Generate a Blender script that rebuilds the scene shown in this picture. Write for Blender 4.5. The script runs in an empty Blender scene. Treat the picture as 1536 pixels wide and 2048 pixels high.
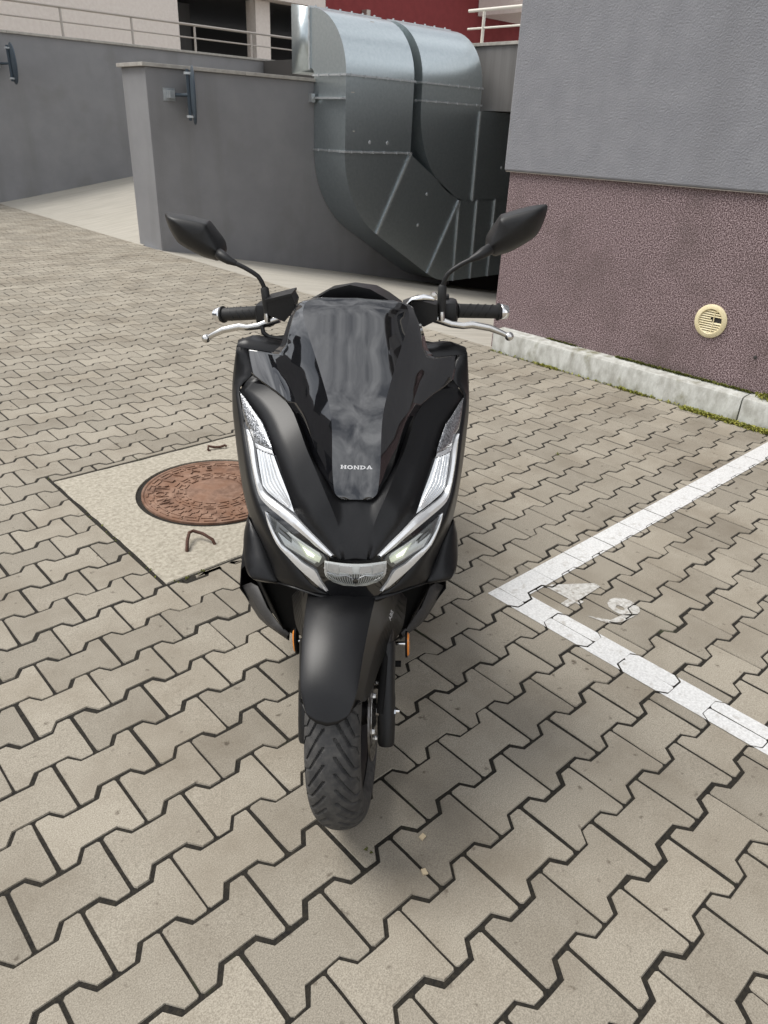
import bpy, bmesh, math, random
from mathutils import Vector, Matrix
R = math.radians
random.seed(7)
SC = bpy.context.scene
COL = SC.collection

# ------------------------------------------------------------------ camera
# yard frame: X runs along the paver rows, Y across them, the camera stands over the origin
PSI, PITCH, ROLL, CAMH = 0.7583151, 0.4832607, 0.0470629, 1.4393
cam_d = bpy.data.cameras.new('camera'); cam = bpy.data.objects.new('camera', cam_d); COL.objects.link(cam)
cam_d.sensor_fit = 'VERTICAL'; cam_d.sensor_height = 36.0; cam_d.lens = 36.0 * 1455.8 / 2048
cam_d.clip_start = 0.05; cam_d.clip_end = 500
_r0 = Vector((1, 0, 0)); _f = Vector((0, math.cos(PITCH), -math.sin(PITCH))); _u0 = Vector((0, math.sin(PITCH), math.cos(PITCH)))
_r = _r0 * math.cos(ROLL) + _u0 * math.sin(ROLL); _u = _u0 * math.cos(ROLL) - _r0 * math.sin(ROLL)
cam.matrix_world = Matrix.Translation((0, 0, CAMH)) @ Matrix.Rotation(-PSI, 4, 'Z') @ Matrix((
    (_r.x, _u.x, -_f.x, 0), (_r.y, _u.y, -_f.y, 0), (_r.z, _u.z, -_f.z, 0), (0, 0, 0, 1)))
cam_d.dof.use_dof = True; cam_d.dof.focus_distance = 1.75; cam_d.dof.aperture_fstop = cam_d.lens / 1.5
SC.camera = cam

# ------------------------------------------------------------------ sky, sun, exposure
SUN_EL, SUN_AZ = R(56), R(128)          # azimuth counter-clockwise from +X: light comes over the left shoulder
W = bpy.data.worlds.new('World'); SC.world = W; W.use_nodes = True
nt = W.node_tree; nt.nodes.clear()
N = nt.nodes.new; LK = nt.links.new
out = N('ShaderNodeOutputWorld'); bg = N('ShaderNodeBackground'); bg.inputs['Strength'].default_value = 0.076
sky = N('ShaderNodeTexSky'); sky.sky_type = 'NISHITA'; sky.sun_disc = False
sky.sun_elevation = SUN_EL; sky.sun_rotation = R(90) - SUN_AZ; sky.altitude = 200; sky.dust_density = 2.0
tc = N('ShaderNodeTexCoord'); mp = N('ShaderNodeMapping'); mp.inputs['Scale'].default_value = (1.0, 1.0, 2.2)
nz = N('ShaderNodeTexNoise'); nz.inputs['Scale'].default_value = 3.4; nz.inputs['Detail'].default_value = 8; nz.inputs['Roughness'].default_value = 0.6
nz.inputs['Distortion'].default_value = 0.4
rp = N('ShaderNodeValToRGB'); rp.color_ramp.elements[0].position = 0.36; rp.color_ramp.elements[0].color = (3.3, 3.45, 3.75, 1)
rp.color_ramp.elements[1].position = 0.66; rp.color_ramp.elements[1].color = (13.0, 13.1, 13.3, 1)
mx = N('ShaderNodeMix'); mx.data_type = 'RGBA'; mx.inputs[0].default_value = 0.86
LK(tc.outputs['Generated'], mp.inputs['Vector']); LK(mp.outputs['Vector'], nz.inputs['Vector']); LK(nz.outputs['Fac'], rp.inputs['Fac'])
LK(sky.outputs['Color'], mx.inputs[6]); LK(rp.outputs['Color'], mx.inputs[7]); LK(mx.outputs[2], bg.inputs['Color']); LK(bg.outputs[0], out.inputs['Surface'])
sun_d = bpy.data.lights.new('sun', 'SUN'); sun_d.energy = 1.5; sun_d.angle = R(30); sun_d.color = (1, 0.965, 0.91)
sun = bpy.data.objects.new('sun', sun_d); COL.objects.link(sun); sun.location = (-6, 4, 12)
sun.rotation_euler = Vector((math.cos(SUN_AZ) * math.cos(SUN_EL), math.sin(SUN_AZ) * math.cos(SUN_EL), math.sin(SUN_EL))).to_track_quat('Z', 'Y').to_euler()
VS = SC.view_settings; VS.view_transform = 'Standard'; VS.look = 'None'; VS.gamma = 1; VS.exposure = 0.98; VS.use_curve_mapping = False
SC.render.engine = 'CYCLES'; SC.cycles.use_denoising = True; SC.cycles.max_bounces = 8

# ------------------------------------------------------------------ materials
def mat(name, col, rough=0.6, metal=0.0, col2=None, scale=20.0, lo=0.35, hi=0.65, bump=0.0, bscale=None, bdist=0.002,
        coat=0.0, coat_rough=0.05, spec=0.5, emit=None, estr=0.0, detail=5, island=0.0, aniso=None, trans=0.0, col3=None, scale3=3.0, lo3=0.5, hi3=0.7, r2=None, streak=None, spots=None):
    m = bpy.data.materials.new(name); m.use_nodes = True; t = m.node_tree; b = t.nodes['Principled BSDF']
    nn = t.nodes.new; lk = t.links.new
    b.inputs['Base Color'].default_value = (*col, 1); b.inputs['Roughness'].default_value = rough; b.inputs['Metallic'].default_value = metal
    b.inputs['Coat Weight'].default_value = coat; b.inputs['Coat Roughness'].default_value = coat_rough
    b.inputs['Specular IOR Level'].default_value = spec; b.inputs['Transmission Weight'].default_value = trans
    if emit: b.inputs['Emission Color'].default_value = (*emit, 1); b.inputs['Emission Strength'].default_value = estr
    co = nn('ShaderNodeTexCoord'); vec = co.outputs['Object']
    if aniso:
        mpg = nn('ShaderNodeMapping'); mpg.inputs['Scale'].default_value = aniso; lk(vec, mpg.inputs['Vector']); vec = mpg.outputs['Vector']
    cur = None
    if col2:
        n1 = nn('ShaderNodeTexNoise'); n1.inputs['Scale'].default_value = scale; n1.inputs['Detail'].default_value = detail; n1.inputs['Roughness'].default_value = 0.6
        rr = nn('ShaderNodeValToRGB'); rr.color_ramp.elements[0].position = lo; rr.color_ramp.elements[1].position = hi
        rr.color_ramp.elements[0].color = (*col, 1); rr.color_ramp.elements[1].color = (*col2, 1)
        lk(vec, n1.inputs['Vector']); lk(n1.outputs['Fac'], rr.inputs['Fac']); cur = rr.outputs['Color']
        if r2 is not None:
            mr = nn('ShaderNodeMapRange'); mr.inputs['From Min'].default_value = lo; mr.inputs['From Max'].default_value = hi
            mr.inputs['To Min'].default_value = rough; mr.inputs['To Max'].default_value = r2
            lk(n1.outputs['Fac'], mr.inputs['Value']); lk(mr.outputs['Result'], b.inputs['Roughness'])
    if col3:
        n3 = nn('ShaderNodeTexNoise'); n3.inputs['Scale'].default_value = scale3; n3.inputs['Detail'].default_value = 6; n3.inputs['Roughness'].default_value = 0.65
        r3 = nn('ShaderNodeValToRGB'); r3.color_ramp.elements[0].position = lo3; r3.color_ramp.elements[1].position = hi3
        r3.color_ramp.elements[0].color = (0, 0, 0, 1); r3.color_ramp.elements[1].color = (1, 1, 1, 1)
        lk(vec, n3.inputs['Vector']); lk(n3.outputs['Fac'], r3.inputs['Fac'])
        mm = nn('ShaderNodeMix'); mm.data_type = 'RGBA'; mm.inputs[6].default_value = (*col, 1); mm.inputs[7].default_value = (*col3, 1)
        if cur: lk(cur, mm.inputs[6])
        lk(r3.outputs['Color'], mm.inputs[0]); cur = mm.outputs[2]
    for kind_, arg in (('streak', streak), ('spots', spots)):
        if not arg: continue
        c_, sc_, l_, h_ = arg; ns = nn('ShaderNodeTexNoise'); ns.inputs['Detail'].default_value = 4; ns.inputs['Scale'].default_value = sc_
        if kind_ == 'streak':
            ms = nn('ShaderNodeMapping'); ms.inputs['Scale'].default_value = (1, 1, 0.09); lk(co.outputs['Object'], ms.inputs['Vector']); lk(ms.outputs['Vector'], ns.inputs['Vector'])
        else: lk(vec, ns.inputs['Vector'])
        rs = nn('ShaderNodeValToRGB'); rs.color_ramp.elements[0].position = l_; rs.color_ramp.elements[1].position = h_
        rs.color_ramp.elements[0].color = (0, 0, 0, 1); rs.color_ramp.elements[1].color = (1, 1, 1, 1); lk(ns.outputs['Fac'], rs.inputs['Fac'])
        ms2 = nn('ShaderNodeMix'); ms2.data_type = 'RGBA'; ms2.inputs[7].default_value = (*c_, 1); ms2.inputs[6].default_value = (*col, 1)
        if cur: lk(cur, ms2.inputs[6])
        lk(rs.outputs['Color'], ms2.inputs[0]); cur = ms2.outputs[2]
    if island:
        ge = nn('ShaderNodeNewGeometry'); oi = nn('ShaderNodeObjectInfo'); ad = nn('ShaderNodeMath'); ad.operation = 'ADD'
        fr = nn('ShaderNodeMath'); fr.operation = 'FRACT'; lk(ge.outputs['Random Per Island'], ad.inputs[0]); lk(oi.outputs['Random'], ad.inputs[1]); lk(ad.outputs[0], fr.inputs[0])
        m1 = nn('ShaderNodeMapRange'); m1.inputs['To Min'].default_value = 1 - island; m1.inputs['To Max'].default_value = 1 + island
        lk(fr.outputs[0], m1.inputs['Value'])
        mu = nn('ShaderNodeMix'); mu.data_type = 'RGBA'; mu.blend_type = 'MULTIPLY'; mu.inputs[0].default_value = 1
        if cur: lk(cur, mu.inputs[6])
        else: mu.inputs[6].default_value = (*col, 1)
        lk(m1.outputs['Result'], mu.inputs[7]); cur = mu.outputs[2]
    if cur: lk(cur, b.inputs['Base Color'])
    if bump:
        n2 = nn('ShaderNodeTexNoise'); n2.inputs['Scale'].default_value = bscale or scale * 3; n2.inputs['Detail'].default_value = 4
        bp = nn('ShaderNodeBump'); bp.inputs['Strength'].default_value = bump; bp.inputs['Distance'].default_value = bdist
        lk(vec, n2.inputs['Vector']); lk(n2.outputs['Fac'], bp.inputs['Height']); lk(bp.outputs['Normal'], b.inputs['Normal'])
    return m

def world_coords(m):
    """textures of pieces that share a mesh run in yard coordinates, so no two of them look the same"""
    t = m.node_tree; g = t.nodes.new('ShaderNodeNewGeometry')
    for n in t.nodes:
        if n.type == 'TEX_NOISE' and n.inputs['Vector'].links: t.links.new(g.outputs['Position'], n.inputs['Vector'])
    return m

M = {}
M['paver'] = world_coords(mat('paver_concrete', (0.222, 0.197, 0.156), 0.86, col2=(0.384, 0.346, 0.281), scale=340, lo=0.36, hi=0.64, bump=0.6, bscale=420, bdist=0.001, island=0.14, col3=(0.175, 0.145, 0.105), scale3=2.4, lo3=0.44, hi3=0.84, spots=((0.105, 0.085, 0.062), 30, 0.66, 0.76)))
M['sand'] = world_coords(mat('joint_sand', (0.006, 0.005, 0.0035), 0.95, col2=(0.030, 0.025, 0.016), scale=120, lo=0.35, hi=0.75, bump=0.8, bscale=250, bdist=0.003, col3=(0.045, 0.055, 0.018), scale3=4, lo3=0.62, hi3=0.75))
M['far_ground'] = mat('far_ground', (0.27, 0.245, 0.21), 0.9, col2=(0.33, 0.30, 0.26), scale=4)
M['paint'] = world_coords(mat('road_paint', (0.56, 0.56, 0.55), 0.7, col2=(0.74, 0.74, 0.73), scale=150, bump=0.4, bscale=380, bdist=0.001, col3=(0.34, 0.31, 0.265), scale3=26, lo3=0.56, hi3=0.80))
M['number_paint'] = world_coords(mat('number_paint', (0.44, 0.43, 0.40), 0.75, col2=(0.60, 0.59, 0.56), scale=90, col3=(0.27, 0.24, 0.20), scale3=60, lo3=0.48, hi3=0.68))
M['slab'] = mat('cast_concrete', (0.285, 0.255, 0.200), 0.9, col2=(0.47, 0.43, 0.35), scale=60, lo=0.32, hi=0.66, bump=0.7, bscale=150, bdist=0.003, col3=(0.27, 0.25, 0.19), scale3=9, lo3=0.6, hi3=0.8)
M['ramp'] = mat('ramp_concrete', (0.36, 0.335, 0.285), 0.85, col2=(0.45, 0.42, 0.36), scale=3, aniso=(0.6, 6, 1), bump=0.3, bscale=40, col3=(0.34, 0.31, 0.25), scale3=1.3, lo3=0.55, hi3=0.8)
M['kerb'] = mat('kerb_concrete', (0.36, 0.355, 0.32), 0.9, col2=(0.56, 0.565, 0.53), scale=18, aniso=(1, 1, 0.5), lo=0.35, hi=0.62, bump=0.5, bscale=90, bdist=0.004, col3=(0.17, 0.16, 0.09), scale3=6, lo3=0.56, hi3=0.74)
M['stucco_grey'] = mat('grey_stucco', (0.218, 0.221, 0.238), 0.92, col2=(0.246, 0.249, 0.266), scale=8, bump=0.8, bscale=95, bdist=0.007, streak=((0.195, 0.197, 0.21), 2.4, 0.55, 0.9))
M['stucco_dark'] = mat('dark_grey_render', (0.225, 0.225, 0.232), 0.9, col2=(0.255, 0.255, 0.261), scale=2.2, bump=0.4, bscale=130, bdist=0.004, streak=((0.190, 0.188, 0.186), 3.0, 0.55, 0.9), spots=((0.205, 0.202, 0.20), 1.6, 0.58, 0.8))
M['stucco_end'] = M['stucco_dark']
M['mosaic'] = mat('mosaic_plaster', (0.058, 0.027, 0.031), 0.62, col2=(0.46, 0.355, 0.36), scale=140, lo=0.42, hi=0.66, detail=2, bump=0.8, bscale=140, bdist=0.006, col3=(0.105, 0.075, 0.070), scale3=2.4, lo3=0.48, hi3=0.85)
M['coping'] = mat('coping_stone', (0.32, 0.30, 0.27), 0.8, col2=(0.45, 0.43, 0.39), scale=12, bump=0.2)
M['beam'] = mat('beam_concrete', (0.19, 0.185, 0.18), 0.9, col2=(0.13, 0.125, 0.12), scale=2.0, aniso=(1, 3, 0.15), lo=0.45, hi=0.7, bump=0.2, bscale=60)
M['beige'] = mat('beige_stucco', (0.70, 0.625, 0.56), 0.92, col2=(0.76, 0.69, 0.625), scale=14, bump=0.6, bscale=40, bdist=0.01)
M['red'] = mat('red_stucco', (0.205, 0.030, 0.030), 0.9, col2=(0.235, 0.036, 0.036), scale=5, bump=0.3, bscale=70)
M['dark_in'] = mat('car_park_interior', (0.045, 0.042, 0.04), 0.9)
M['rail'] = mat('galvanised_rail', (0.42, 0.38, 0.34), 0.42, 0.6)
M['rail_white'] = mat('cream_painted_rail', (0.72, 0.68, 0.60), 0.5)
M['galv'] = mat('galvanised_sheet', (0.44, 0.50, 0.515), 0.28, 0.85, col2=(0.53, 0.58, 0.595), scale=26, lo=0.3, hi=0.7, aniso=(1, 1, 1), bump=0.03, bscale=1.6, bdist=0.02, r2=0.33)
M['flange'] = mat('galvanised_flange', (0.50, 0.53, 0.54), 0.45, 0.7, col2=(0.62, 0.64, 0.65), scale=30)
M['mirror_back'] = mat('blue_grey_metal', (0.055, 0.075, 0.095), 0.5, 0.3)
M['mirror_face'] = mat('convex_mirror_face', (0.8, 0.8, 0.8), 0.03, 1.0)
M['iron'] = mat('rusty_cast_iron', (0.205, 0.105, 0.062), 0.85, 0.15, col2=(0.33, 0.21, 0.15), scale=9, lo=0.35, hi=0.65, bump=0.3, bscale=160, bdist=0.002, col3=(0.115, 0.058, 0.036), scale3=11, lo3=0.46, hi3=0.70)
M['rebar'] = mat('rusty_bar', (0.070, 0.035, 0.025), 0.8, 0.3, col2=(0.12, 0.06, 0.04), scale=120, bump=0.5, bscale=300)
M['vent'] = mat('cream_plastic', (0.70, 0.60, 0.36), 0.5, col2=(0.78, 0.69, 0.46), scale=20)
M['moss'] = mat('moss', (0.045, 0.060, 0.012), 0.95, col2=(0.16, 0.16, 0.025), scale=60, lo=0.35, hi=0.65, island=0.35)
M['weed'] = mat('weed_leaf', (0.15, 0.17, 0.025), 0.7, col2=(0.34, 0.32, 0.055), scale=40, island=0.4)
M['debris'] = mat('wood_chip', (0.55, 0.45, 0.30), 0.9)
M['glass_far'] = mat('window_glass', (0.05, 0.06, 0.07), 0.08, spec=0.8)

# ------------------------------------------------------------------ mesh helpers
def tag(o, label=None, cat=None, group=None, kind=None):
    if label: o['label'] = label
    if cat: o['category'] = cat
    if group: o['group'] = group
    if kind: o['kind'] = kind
    return o
def empty(name, loc=(0, 0, 0), rot=(0, 0, 0)):
    o = bpy.data.objects.new(name, None); COL.objects.link(o); o.location = loc; o.rotation_euler = rot; o.empty_display_size = 0.1
    return o

class MB:
    """collects shapes and links them as ONE mesh object"""
    def __init__(s): s.v = []; s.f = []
    def add(s, vs, fs):
        n = len(s.v); s.v += [tuple(p) for p in vs]; s.f += [tuple(i + n for i in f) for f in fs]; return s
    def box(s, lo, hi, bev=0.0, xf=None):
        (a, b, c), (d, e, f) = lo, hi
        if not bev:
            vs = [(a, b, c), (d, b, c), (d, e, c), (a, e, c), (a, b, f), (d, b, f), (d, e, f), (a, e, f)]
            fs = [(0, 3, 2, 1), (4, 5, 6, 7), (0, 1, 5, 4), (1, 2, 6, 5), (2, 3, 7, 6), (3, 0, 4, 7)]
        else:
            bm = bmesh.new(); bmesh.ops.create_cube(bm, size=1)
            for v in bm.verts: v.co = Vector(((a + d) / 2 + v.co.x * (d - a), (b + e) / 2 + v.co.y * (e - b), (c + f) / 2 + v.co.z * (f - c)))
            bmesh.ops.bevel(bm, geom=list(bm.edges), offset=bev, segments=2, affect='EDGES', profile=0.5)
            vs = [v.co.copy() for v in bm.verts]; fs = [[v.index for v in q.verts] for q in bm.faces]; bm.free()
        if xf: vs = [xf(Vector(p)) for p in vs]
        return s.add(vs, fs)
    def tube(s, pts, rad, n=10, cap=True, xf=None, flat=None):
        pts = [Vector(p) for p in pts]; rad = rad if isinstance(rad, (list, tuple)) else [rad] * len(pts)
        vs = []; fs = []; prev = None
        for i, p in enumerate(pts):
            d = (pts[min(i + 1, len(pts) - 1)] - pts[max(i - 1, 0)]).normalized()
            if prev is None:
                a = d.cross(Vector((0, 0, 1)) if abs(d.z) < 0.9 else Vector((1, 0, 0))).normalized()
            else:
                a = (prev - d * prev.dot(d)).normalized()
            prev = a; b = d.cross(a)
            for k in range(n):
                t = 2 * math.pi * k / n
                q = p + (a * math.cos(t) + b * math.sin(t) * (flat or 1)) * rad[i]
                vs.append(xf(q) if xf else q)
        for i in range(len(pts) - 1):
            for k in range(n):
                fs.append((i * n + k, i * n + (k + 1) % n, (i + 1) * n + (k + 1) % n, (i + 1) * n + k))
        if cap: fs += [tuple(range(n))[::-1], tuple((len(pts) - 1) * n + k for k in range(n))]
        return s.add(vs, fs)
    def lathe(s, prof, n=32, o=(0, 0, 0), ax='X', xf=None, cap=False):
        """prof: (radius, along) pairs, turned round the axis through o"""
        vs = []; fs = []
        for r, h in prof:
            for k in range(n):
                t = 2 * math.pi * k / n; c, q = r * math.cos(t), r * math.sin(t)
                p = Vector((h, c, q)) if ax == 'X' else Vector((q, h, c)) if ax == 'Y' else Vector((c, q, h))
                p = p + Vector(o); vs.append(xf(p) if xf else p)
        for i in range(len(prof) - 1):
            for k in range(n): fs.append((i * n + k, i * n + (k + 1) % n, (i + 1) * n + (k + 1) % n, (i + 1) * n + k))
        if cap: fs += [tuple(range(n))[::-1], tuple((len(prof) - 1) * n + k for k in range(n))]
        return s.add(vs, fs)
    def grid(s, rows, close=False, xf=None):
        m = len(rows[0]); vs = [p for r in rows for p in r]
        if xf: vs = [xf(Vector(p)) for p in vs]
        fs = []
        for i in range(len(rows) - 1):
            for k in range(m if close else m - 1):
                k2 = (k + 1) % m; fs.append((i * m + k, i * m + k2, (i + 1) * m + k2, (i + 1) * m + k))
        return s.add(vs, fs)
    def prism(s, poly, off, xf=None):
        """polygon extruded by the vector off"""
        n = len(poly); off = Vector(off); a = [Vector(p) for p in poly]; b = [p + off for p in a]
        vs = a + b
        if xf: vs = [xf(p) for p in vs]
        fs = [tuple(range(n))[::-1], tuple(range(n, 2 * n))] + [(k, (k + 1) % n, n + (k + 1) % n, n + k) for k in range(n)]
        return s.add(vs, fs)
    def build(s, name, m, parent=None, smooth=None, thick=0.0, recalc=True, sub=0):
        me = bpy.data.meshes.new(name); me.from_pydata([tuple(p) for p in s.v], [], s.f); me.update()
        bm = bmesh.new(); bm.from_mesh(me)
        bmesh.ops.remove_doubles(bm, verts=bm.verts, dist=1e-5)
        if recalc: bmesh.ops.recalc_face_normals(bm, faces=bm.faces)
        bm.to_mesh(me); bm.free()
        if smooth is not None:
            for p in me.polygons: p.use_smooth = True
            me.set_sharp_from_angle(angle=R(smooth))
        if m: me.materials.append(M[m] if isinstance(m, str) else m)
        o = bpy.data.objects.new(name, me); COL.objects.link(o)
        if parent: o.parent = parent
        if sub:
            q = o.modifiers.new('subdivision', 'SUBSURF'); q.levels = sub; q.render_levels = sub
        if thick:
            q = o.modifiers.new('thickness', 'SOLIDIFY'); q.thickness = thick; q.offset = 0
        return o

def rect(name, x0, x1, y0, y1, z, m, nx=1, ny=1, zf=None):
    b = MB(); rows = [[(x0 + (x1 - x0) * i / nx, y0 + (y1 - y0) * j / ny, (zf(x0 + (x1 - x0) * i / nx, y0 + (y1 - y0) * j / ny) if zf else z)) for i in range(nx + 1)] for j in range(ny + 1)]
    return b.grid(rows).build(name, m)

# ------------------------------------------------------------------ ground and pavers
tag(rect('ground', -120, 4.30, -120, 120, -0.05, 'far_ground'), kind='structure')
yard = tag(rect('paved_yard', -6, 4.36, -7, 15.3, -0.0030, 'sand', 4, 8), kind='structure')
PX, PY = 0.316, 1.128                                       # a joint of the paver lattice
def paver_outline(gap, rnd, j):
    """one I-shaped block: ideal outline, drawn in by half the joint, edges a little uneven"""
    fl, tr, am, c = 0.038, 0.022, 0.0155, 0.0068
    hw, ww, x1, x2 = 0.07 + am, 0.07 - am, 0.1 - fl, 0.1 - fl - tr
    p = [(-.1, -hw + c), (-.1 + c, -hw), (-x1, -hw), (-x2, -ww), (0, -ww), (x2, -ww), (x1, -hw), (.1 - c, -hw), (.1, -hw + c), (.1, -.025), (.1, .03),
         (.1, hw - c), (.1 - c, hw), (x1, hw), (x2, ww), (0, ww), (-x2, ww), (-x1, hw), (-.1 + c, hw), (-.1, hw - c), (-.1, .028), (-.1, -.03)]
    return [(x + rnd.uniform(-j, j), y + rnd.uniform(-j, j)) for x, y in inset(p, gap / 2)]
def inset(p, d):
    n = len(p); o = []
    for k in range(n):
        a, b, c = Vector(p[k - 1]), Vector(p[k]), Vector(p[(k + 1) % n])
        e1 = (b - a); e2 = (c - b)
        if e1.length < 1e-6 or e2.length < 1e-6: o.append((b.x, b.y)); continue
        e1.normalize(); e2.normalize(); n1 = Vector((-e1.y, e1.x)); n2 = Vector((-e2.y, e2.x)); q = n1 + n2
        if q.length < 0.2: q = n1
        q = q / max(0.4, q.length_squared / 2)
        o.append((b.x + q.x * d, b.y + q.y * d))
    return o
def clip(p, nx, ny, c):
    """keep the part of polygon p with nx*x+ny*y <= c"""
    o = []
    for k in range(len(p)):
        a, b = p[k - 1], p[k]; da = nx * a[0] + ny * a[1] - c; db = nx * b[0] + ny * b[1] - c
        if (da <= 0) != (db <= 0):
            t = da / (da - db); o.append((a[0] + (b[0] - a[0]) * t, a[1] + (b[1] - a[1]) * t))
        if db <= 0: o.append(b)
    return o
def area(p): return 0.5 * sum(p[k - 1][0] * p[k][1] - p[k][0] * p[k - 1][1] for k in range(len(p)))
def paver_geo(p, dz=0.0):
    n = len(p); q = inset(p, 0.0020)
    vs = [(x, y, -0.0045 + dz) for x, y in p] + [(x, y, dz) for x, y in q]
    fs = [tuple(range(n, 2 * n))] + [(k, (k + 1) % n, n + (k + 1) % n, n + k) for k in range(n)]
    return vs, fs
cmi = cam.matrix_world.inverted(); FPX = 1455.8 / 2
def screen(p):
    q = cmi @ Vector(p)
    if q.z > -0.05: return None
    return 384 + FPX * q.x / -q.z, 512 - FPX * q.y / -q.z
SLAB = (0.914, 1.952, 2.055, 3.102)
rnd = random.Random(3)
cells = []
for j in range(-105, 62):
    for i in range(-90, 120):
        cx = PX + 0.2 * i + 0.1 * j + 0.1; cy = PY - 0.14 * j
        if not (-6 < cx < 4.5 and -7 < cy < 15.2): continue
        cells.append((cx, cy))
def paver_limits(cx, cy):
    """half planes that cut a paver: the kerb or ramp edge, and the manhole slab"""
    cuts = []
    edge = 4.285 if cy < 3.5 else 4.36
    if cx > edge - 0.12: cuts.append((1, 0, edge))
    x0, x1, y0, y1 = SLAB; g = 0.010
    if x0 - .103 < cx < x1 + .103 and y0 - .09 < cy < y1 + .09:
        d = {'l': x0 - cx, 'r': cx - x1, 'b': y0 - cy, 't': cy - y1}
        d['b'] *= 1.15; d['t'] *= 1.15
        k = max(d, key=d.get)
        if d[k] < -0.095: return None
        cuts.append({'l': (1, 0, x0 - g), 'r': (-1, 0, -(x1 + g)), 'b': (0, 1, y0 - g), 't': (0, -1, -(y1 + g))}[k])
    return cuts
pavers = []                                                  # (outline in the yard, height, angle, whole?)
VAR = []
for k in range(8):
    o = paver_outline(0.0066, random.Random(20 + k), 0.0007); VAR.append(o)
for cx, cy in cells:
    cuts = paver_limits(cx, cy)
    if cuts is None: continue
    k = rnd.randrange(8); a = rnd.gauss(0, R(0.35)); dx, dy = rnd.gauss(0, 0.0013), rnd.gauss(0, 0.0013); dz = rnd.uniform(-0.0009, 0.0008)
    c, s = math.cos(a), math.sin(a)
    poly = [(cx + dx + x * c - y * s, cy + dy + x * s + y * c) for x, y in VAR[k]]
    cut = poly
    for h_ in cuts: cut = clip(cut, *h_)
    if len(cut) < 3 or area(cut) < 0.0004: continue
    whole = abs(area(cut) - area(poly)) < 1e-5
    sp = screen((cx, cy, 0)); inview = sp is not None and -60 < sp[0] < 828 and -60 < sp[1] < 1084
    dist = (Vector((cx, cy, 0)) - Vector((0, 0, CAMH))).length
    pavers.append(dict(poly=cut, c=(cx + dx, cy + dy), a=a, dz=dz, k=k, whole=whole, inview=inview, d=dist, sp=sp))
def hidden(p):   # behind the scooter as the photograph sees it
    return p['sp'] and 300 < p['sp'][0] < 385 and 300 < p['sp'][1] < 700
pool = sorted([p for p in pavers if p['inview'] and not hidden(p)], key=lambda p: p['d'])[:300]
for p in pool: p['own'] = True
pmesh = []
for k in range(8):
    me = bpy.data.meshes.new('paver'); vs, fs = paver_geo(VAR[k]); me.from_pydata(vs, [], fs); me.update(); me.materials.append(M['paver']); pmesh.append(me)
rest = MB()
for p in pavers:
    if p.get('own'):
        if p['whole']:
            o = bpy.data.objects.new('paver', pmesh[p['k']]); o.location = (p['c'][0], p['c'][1], p['dz']); o.rotation_euler = (rnd.gauss(0, R(0.25)), rnd.gauss(0, R(0.25)), p['a'])
        else:
            me = bpy.data.meshes.new('paver'); vs, fs = paver_geo([(x - p['c'][0], y - p['c'][1]) for x, y in p['poly']]); me.from_pydata(vs, [], fs); me.materials.append(M['paver'])
            o = bpy.data.objects.new('paver', me); o.location = (p['c'][0], p['c'][1], p['dz'])
        COL.objects.link(o); o.parent = yard
    else:
        rest.add(*paver_geo(p['poly'], p['dz']))
me = bpy.data.meshes.new('far_pavers'); me.from_pydata(rest.v, [], rest.f); me.materials.append(M['paver'])
o = bpy.data.objects.new('far_pavers', me); COL.objects.link(o); o.parent = yard; o['kind'] = 'stuff'

# painted parking bay: the paint lies on the pavers and breaks at every joint
def paint(name, pieces, m, z=0.0022):
    b = MB()
    for p in pavers:
        top = inset(p['poly'], -0.0018)
        for piece in pieces:
            q = top
            cxm = sum(x for x, _ in piece) / len(piece); cym = sum(y for _, y in piece) / len(piece)
            if abs(cxm - p['c'][0]) > 1.9 or abs(cym - p['c'][1]) > 1.9: continue
            n = len(piece)
            for k in range(n):
                (ax, ay), (bx, by) = piece[k], piece[(k + 1) % n]
                nx, ny = by - ay, -(bx - ax); q = clip(q, nx, ny, nx * ax + ny * ay)
                if len(q) < 3: break
            if len(q) >= 3 and area(q) > 2e-6: b.add([(x, y, z + p['dz'] * 0.4) for x, y in q], [tuple(range(len(q)))])
    return tag(b.build(name, m, recalc=False), kind='structure')
def strip(x0, x1, y0, y1, n, ax):
    """a strip cut in n convex lengths (counter-clockwise)"""
    o = []
    for k in range(n):
        if ax == 'x': a, b_ = x0 + (x1 - x0) * k / n, x0 + (x1 - x0) * (k + 1) / n; o.append([(a, y0), (b_, y0), (b_, y1), (a, y1)])
        else: a, b_ = y0 + (y1 - y0) * k / n, y0 + (y1 - y0) * (k + 1) / n; o.append([(x0, a), (x1, a), (x1, b_), (x0, b_)])
    return o
paint('parking_line', strip(1.760, 4.27, 1.205, 1.305, 3, 'x') + strip(1.760, 1.868, -4.0, 1.205, 6, 'y'), 'paint')
def ccw(t): return t if area(t) > 0 else t[::-1]
four = [[(1.986, 1.196), (1.986, 1.102), (2.119, 1.102)], [(1.960, 1.196), (1.960, 1.102), (1.986, 1.102), (1.986, 1.196)], [(1.960, 1.074), (1.960, 1.056), (1.986, 1.056), (1.986, 1.074)], [(1.913, 1.102), (1.913, 1.074), (2.119, 1.074), (2.119, 1.102)]]
nine = []
ring = [(0.052 * math.cos(t), 0.056 * math.sin(t)) for t in [R(k * 24) for k in range(15)]]
inn = [(0.012 * math.cos(t) - 0.016, 0.016 * math.sin(t) + 0.004) for t in [R(k * 24) for k in range(15)]]
for k in range(15):
    a, b_, c_, d_ = ring[k], ring[(k + 1) % 15], inn[(k + 1) % 15], inn[k]
    nine.append([(2.072 + x, 0.950 + y) for x, y in (a, b_, c_)]); nine.append([(2.072 + x, 0.950 + y) for x, y in (a, c_, d_)])
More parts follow.
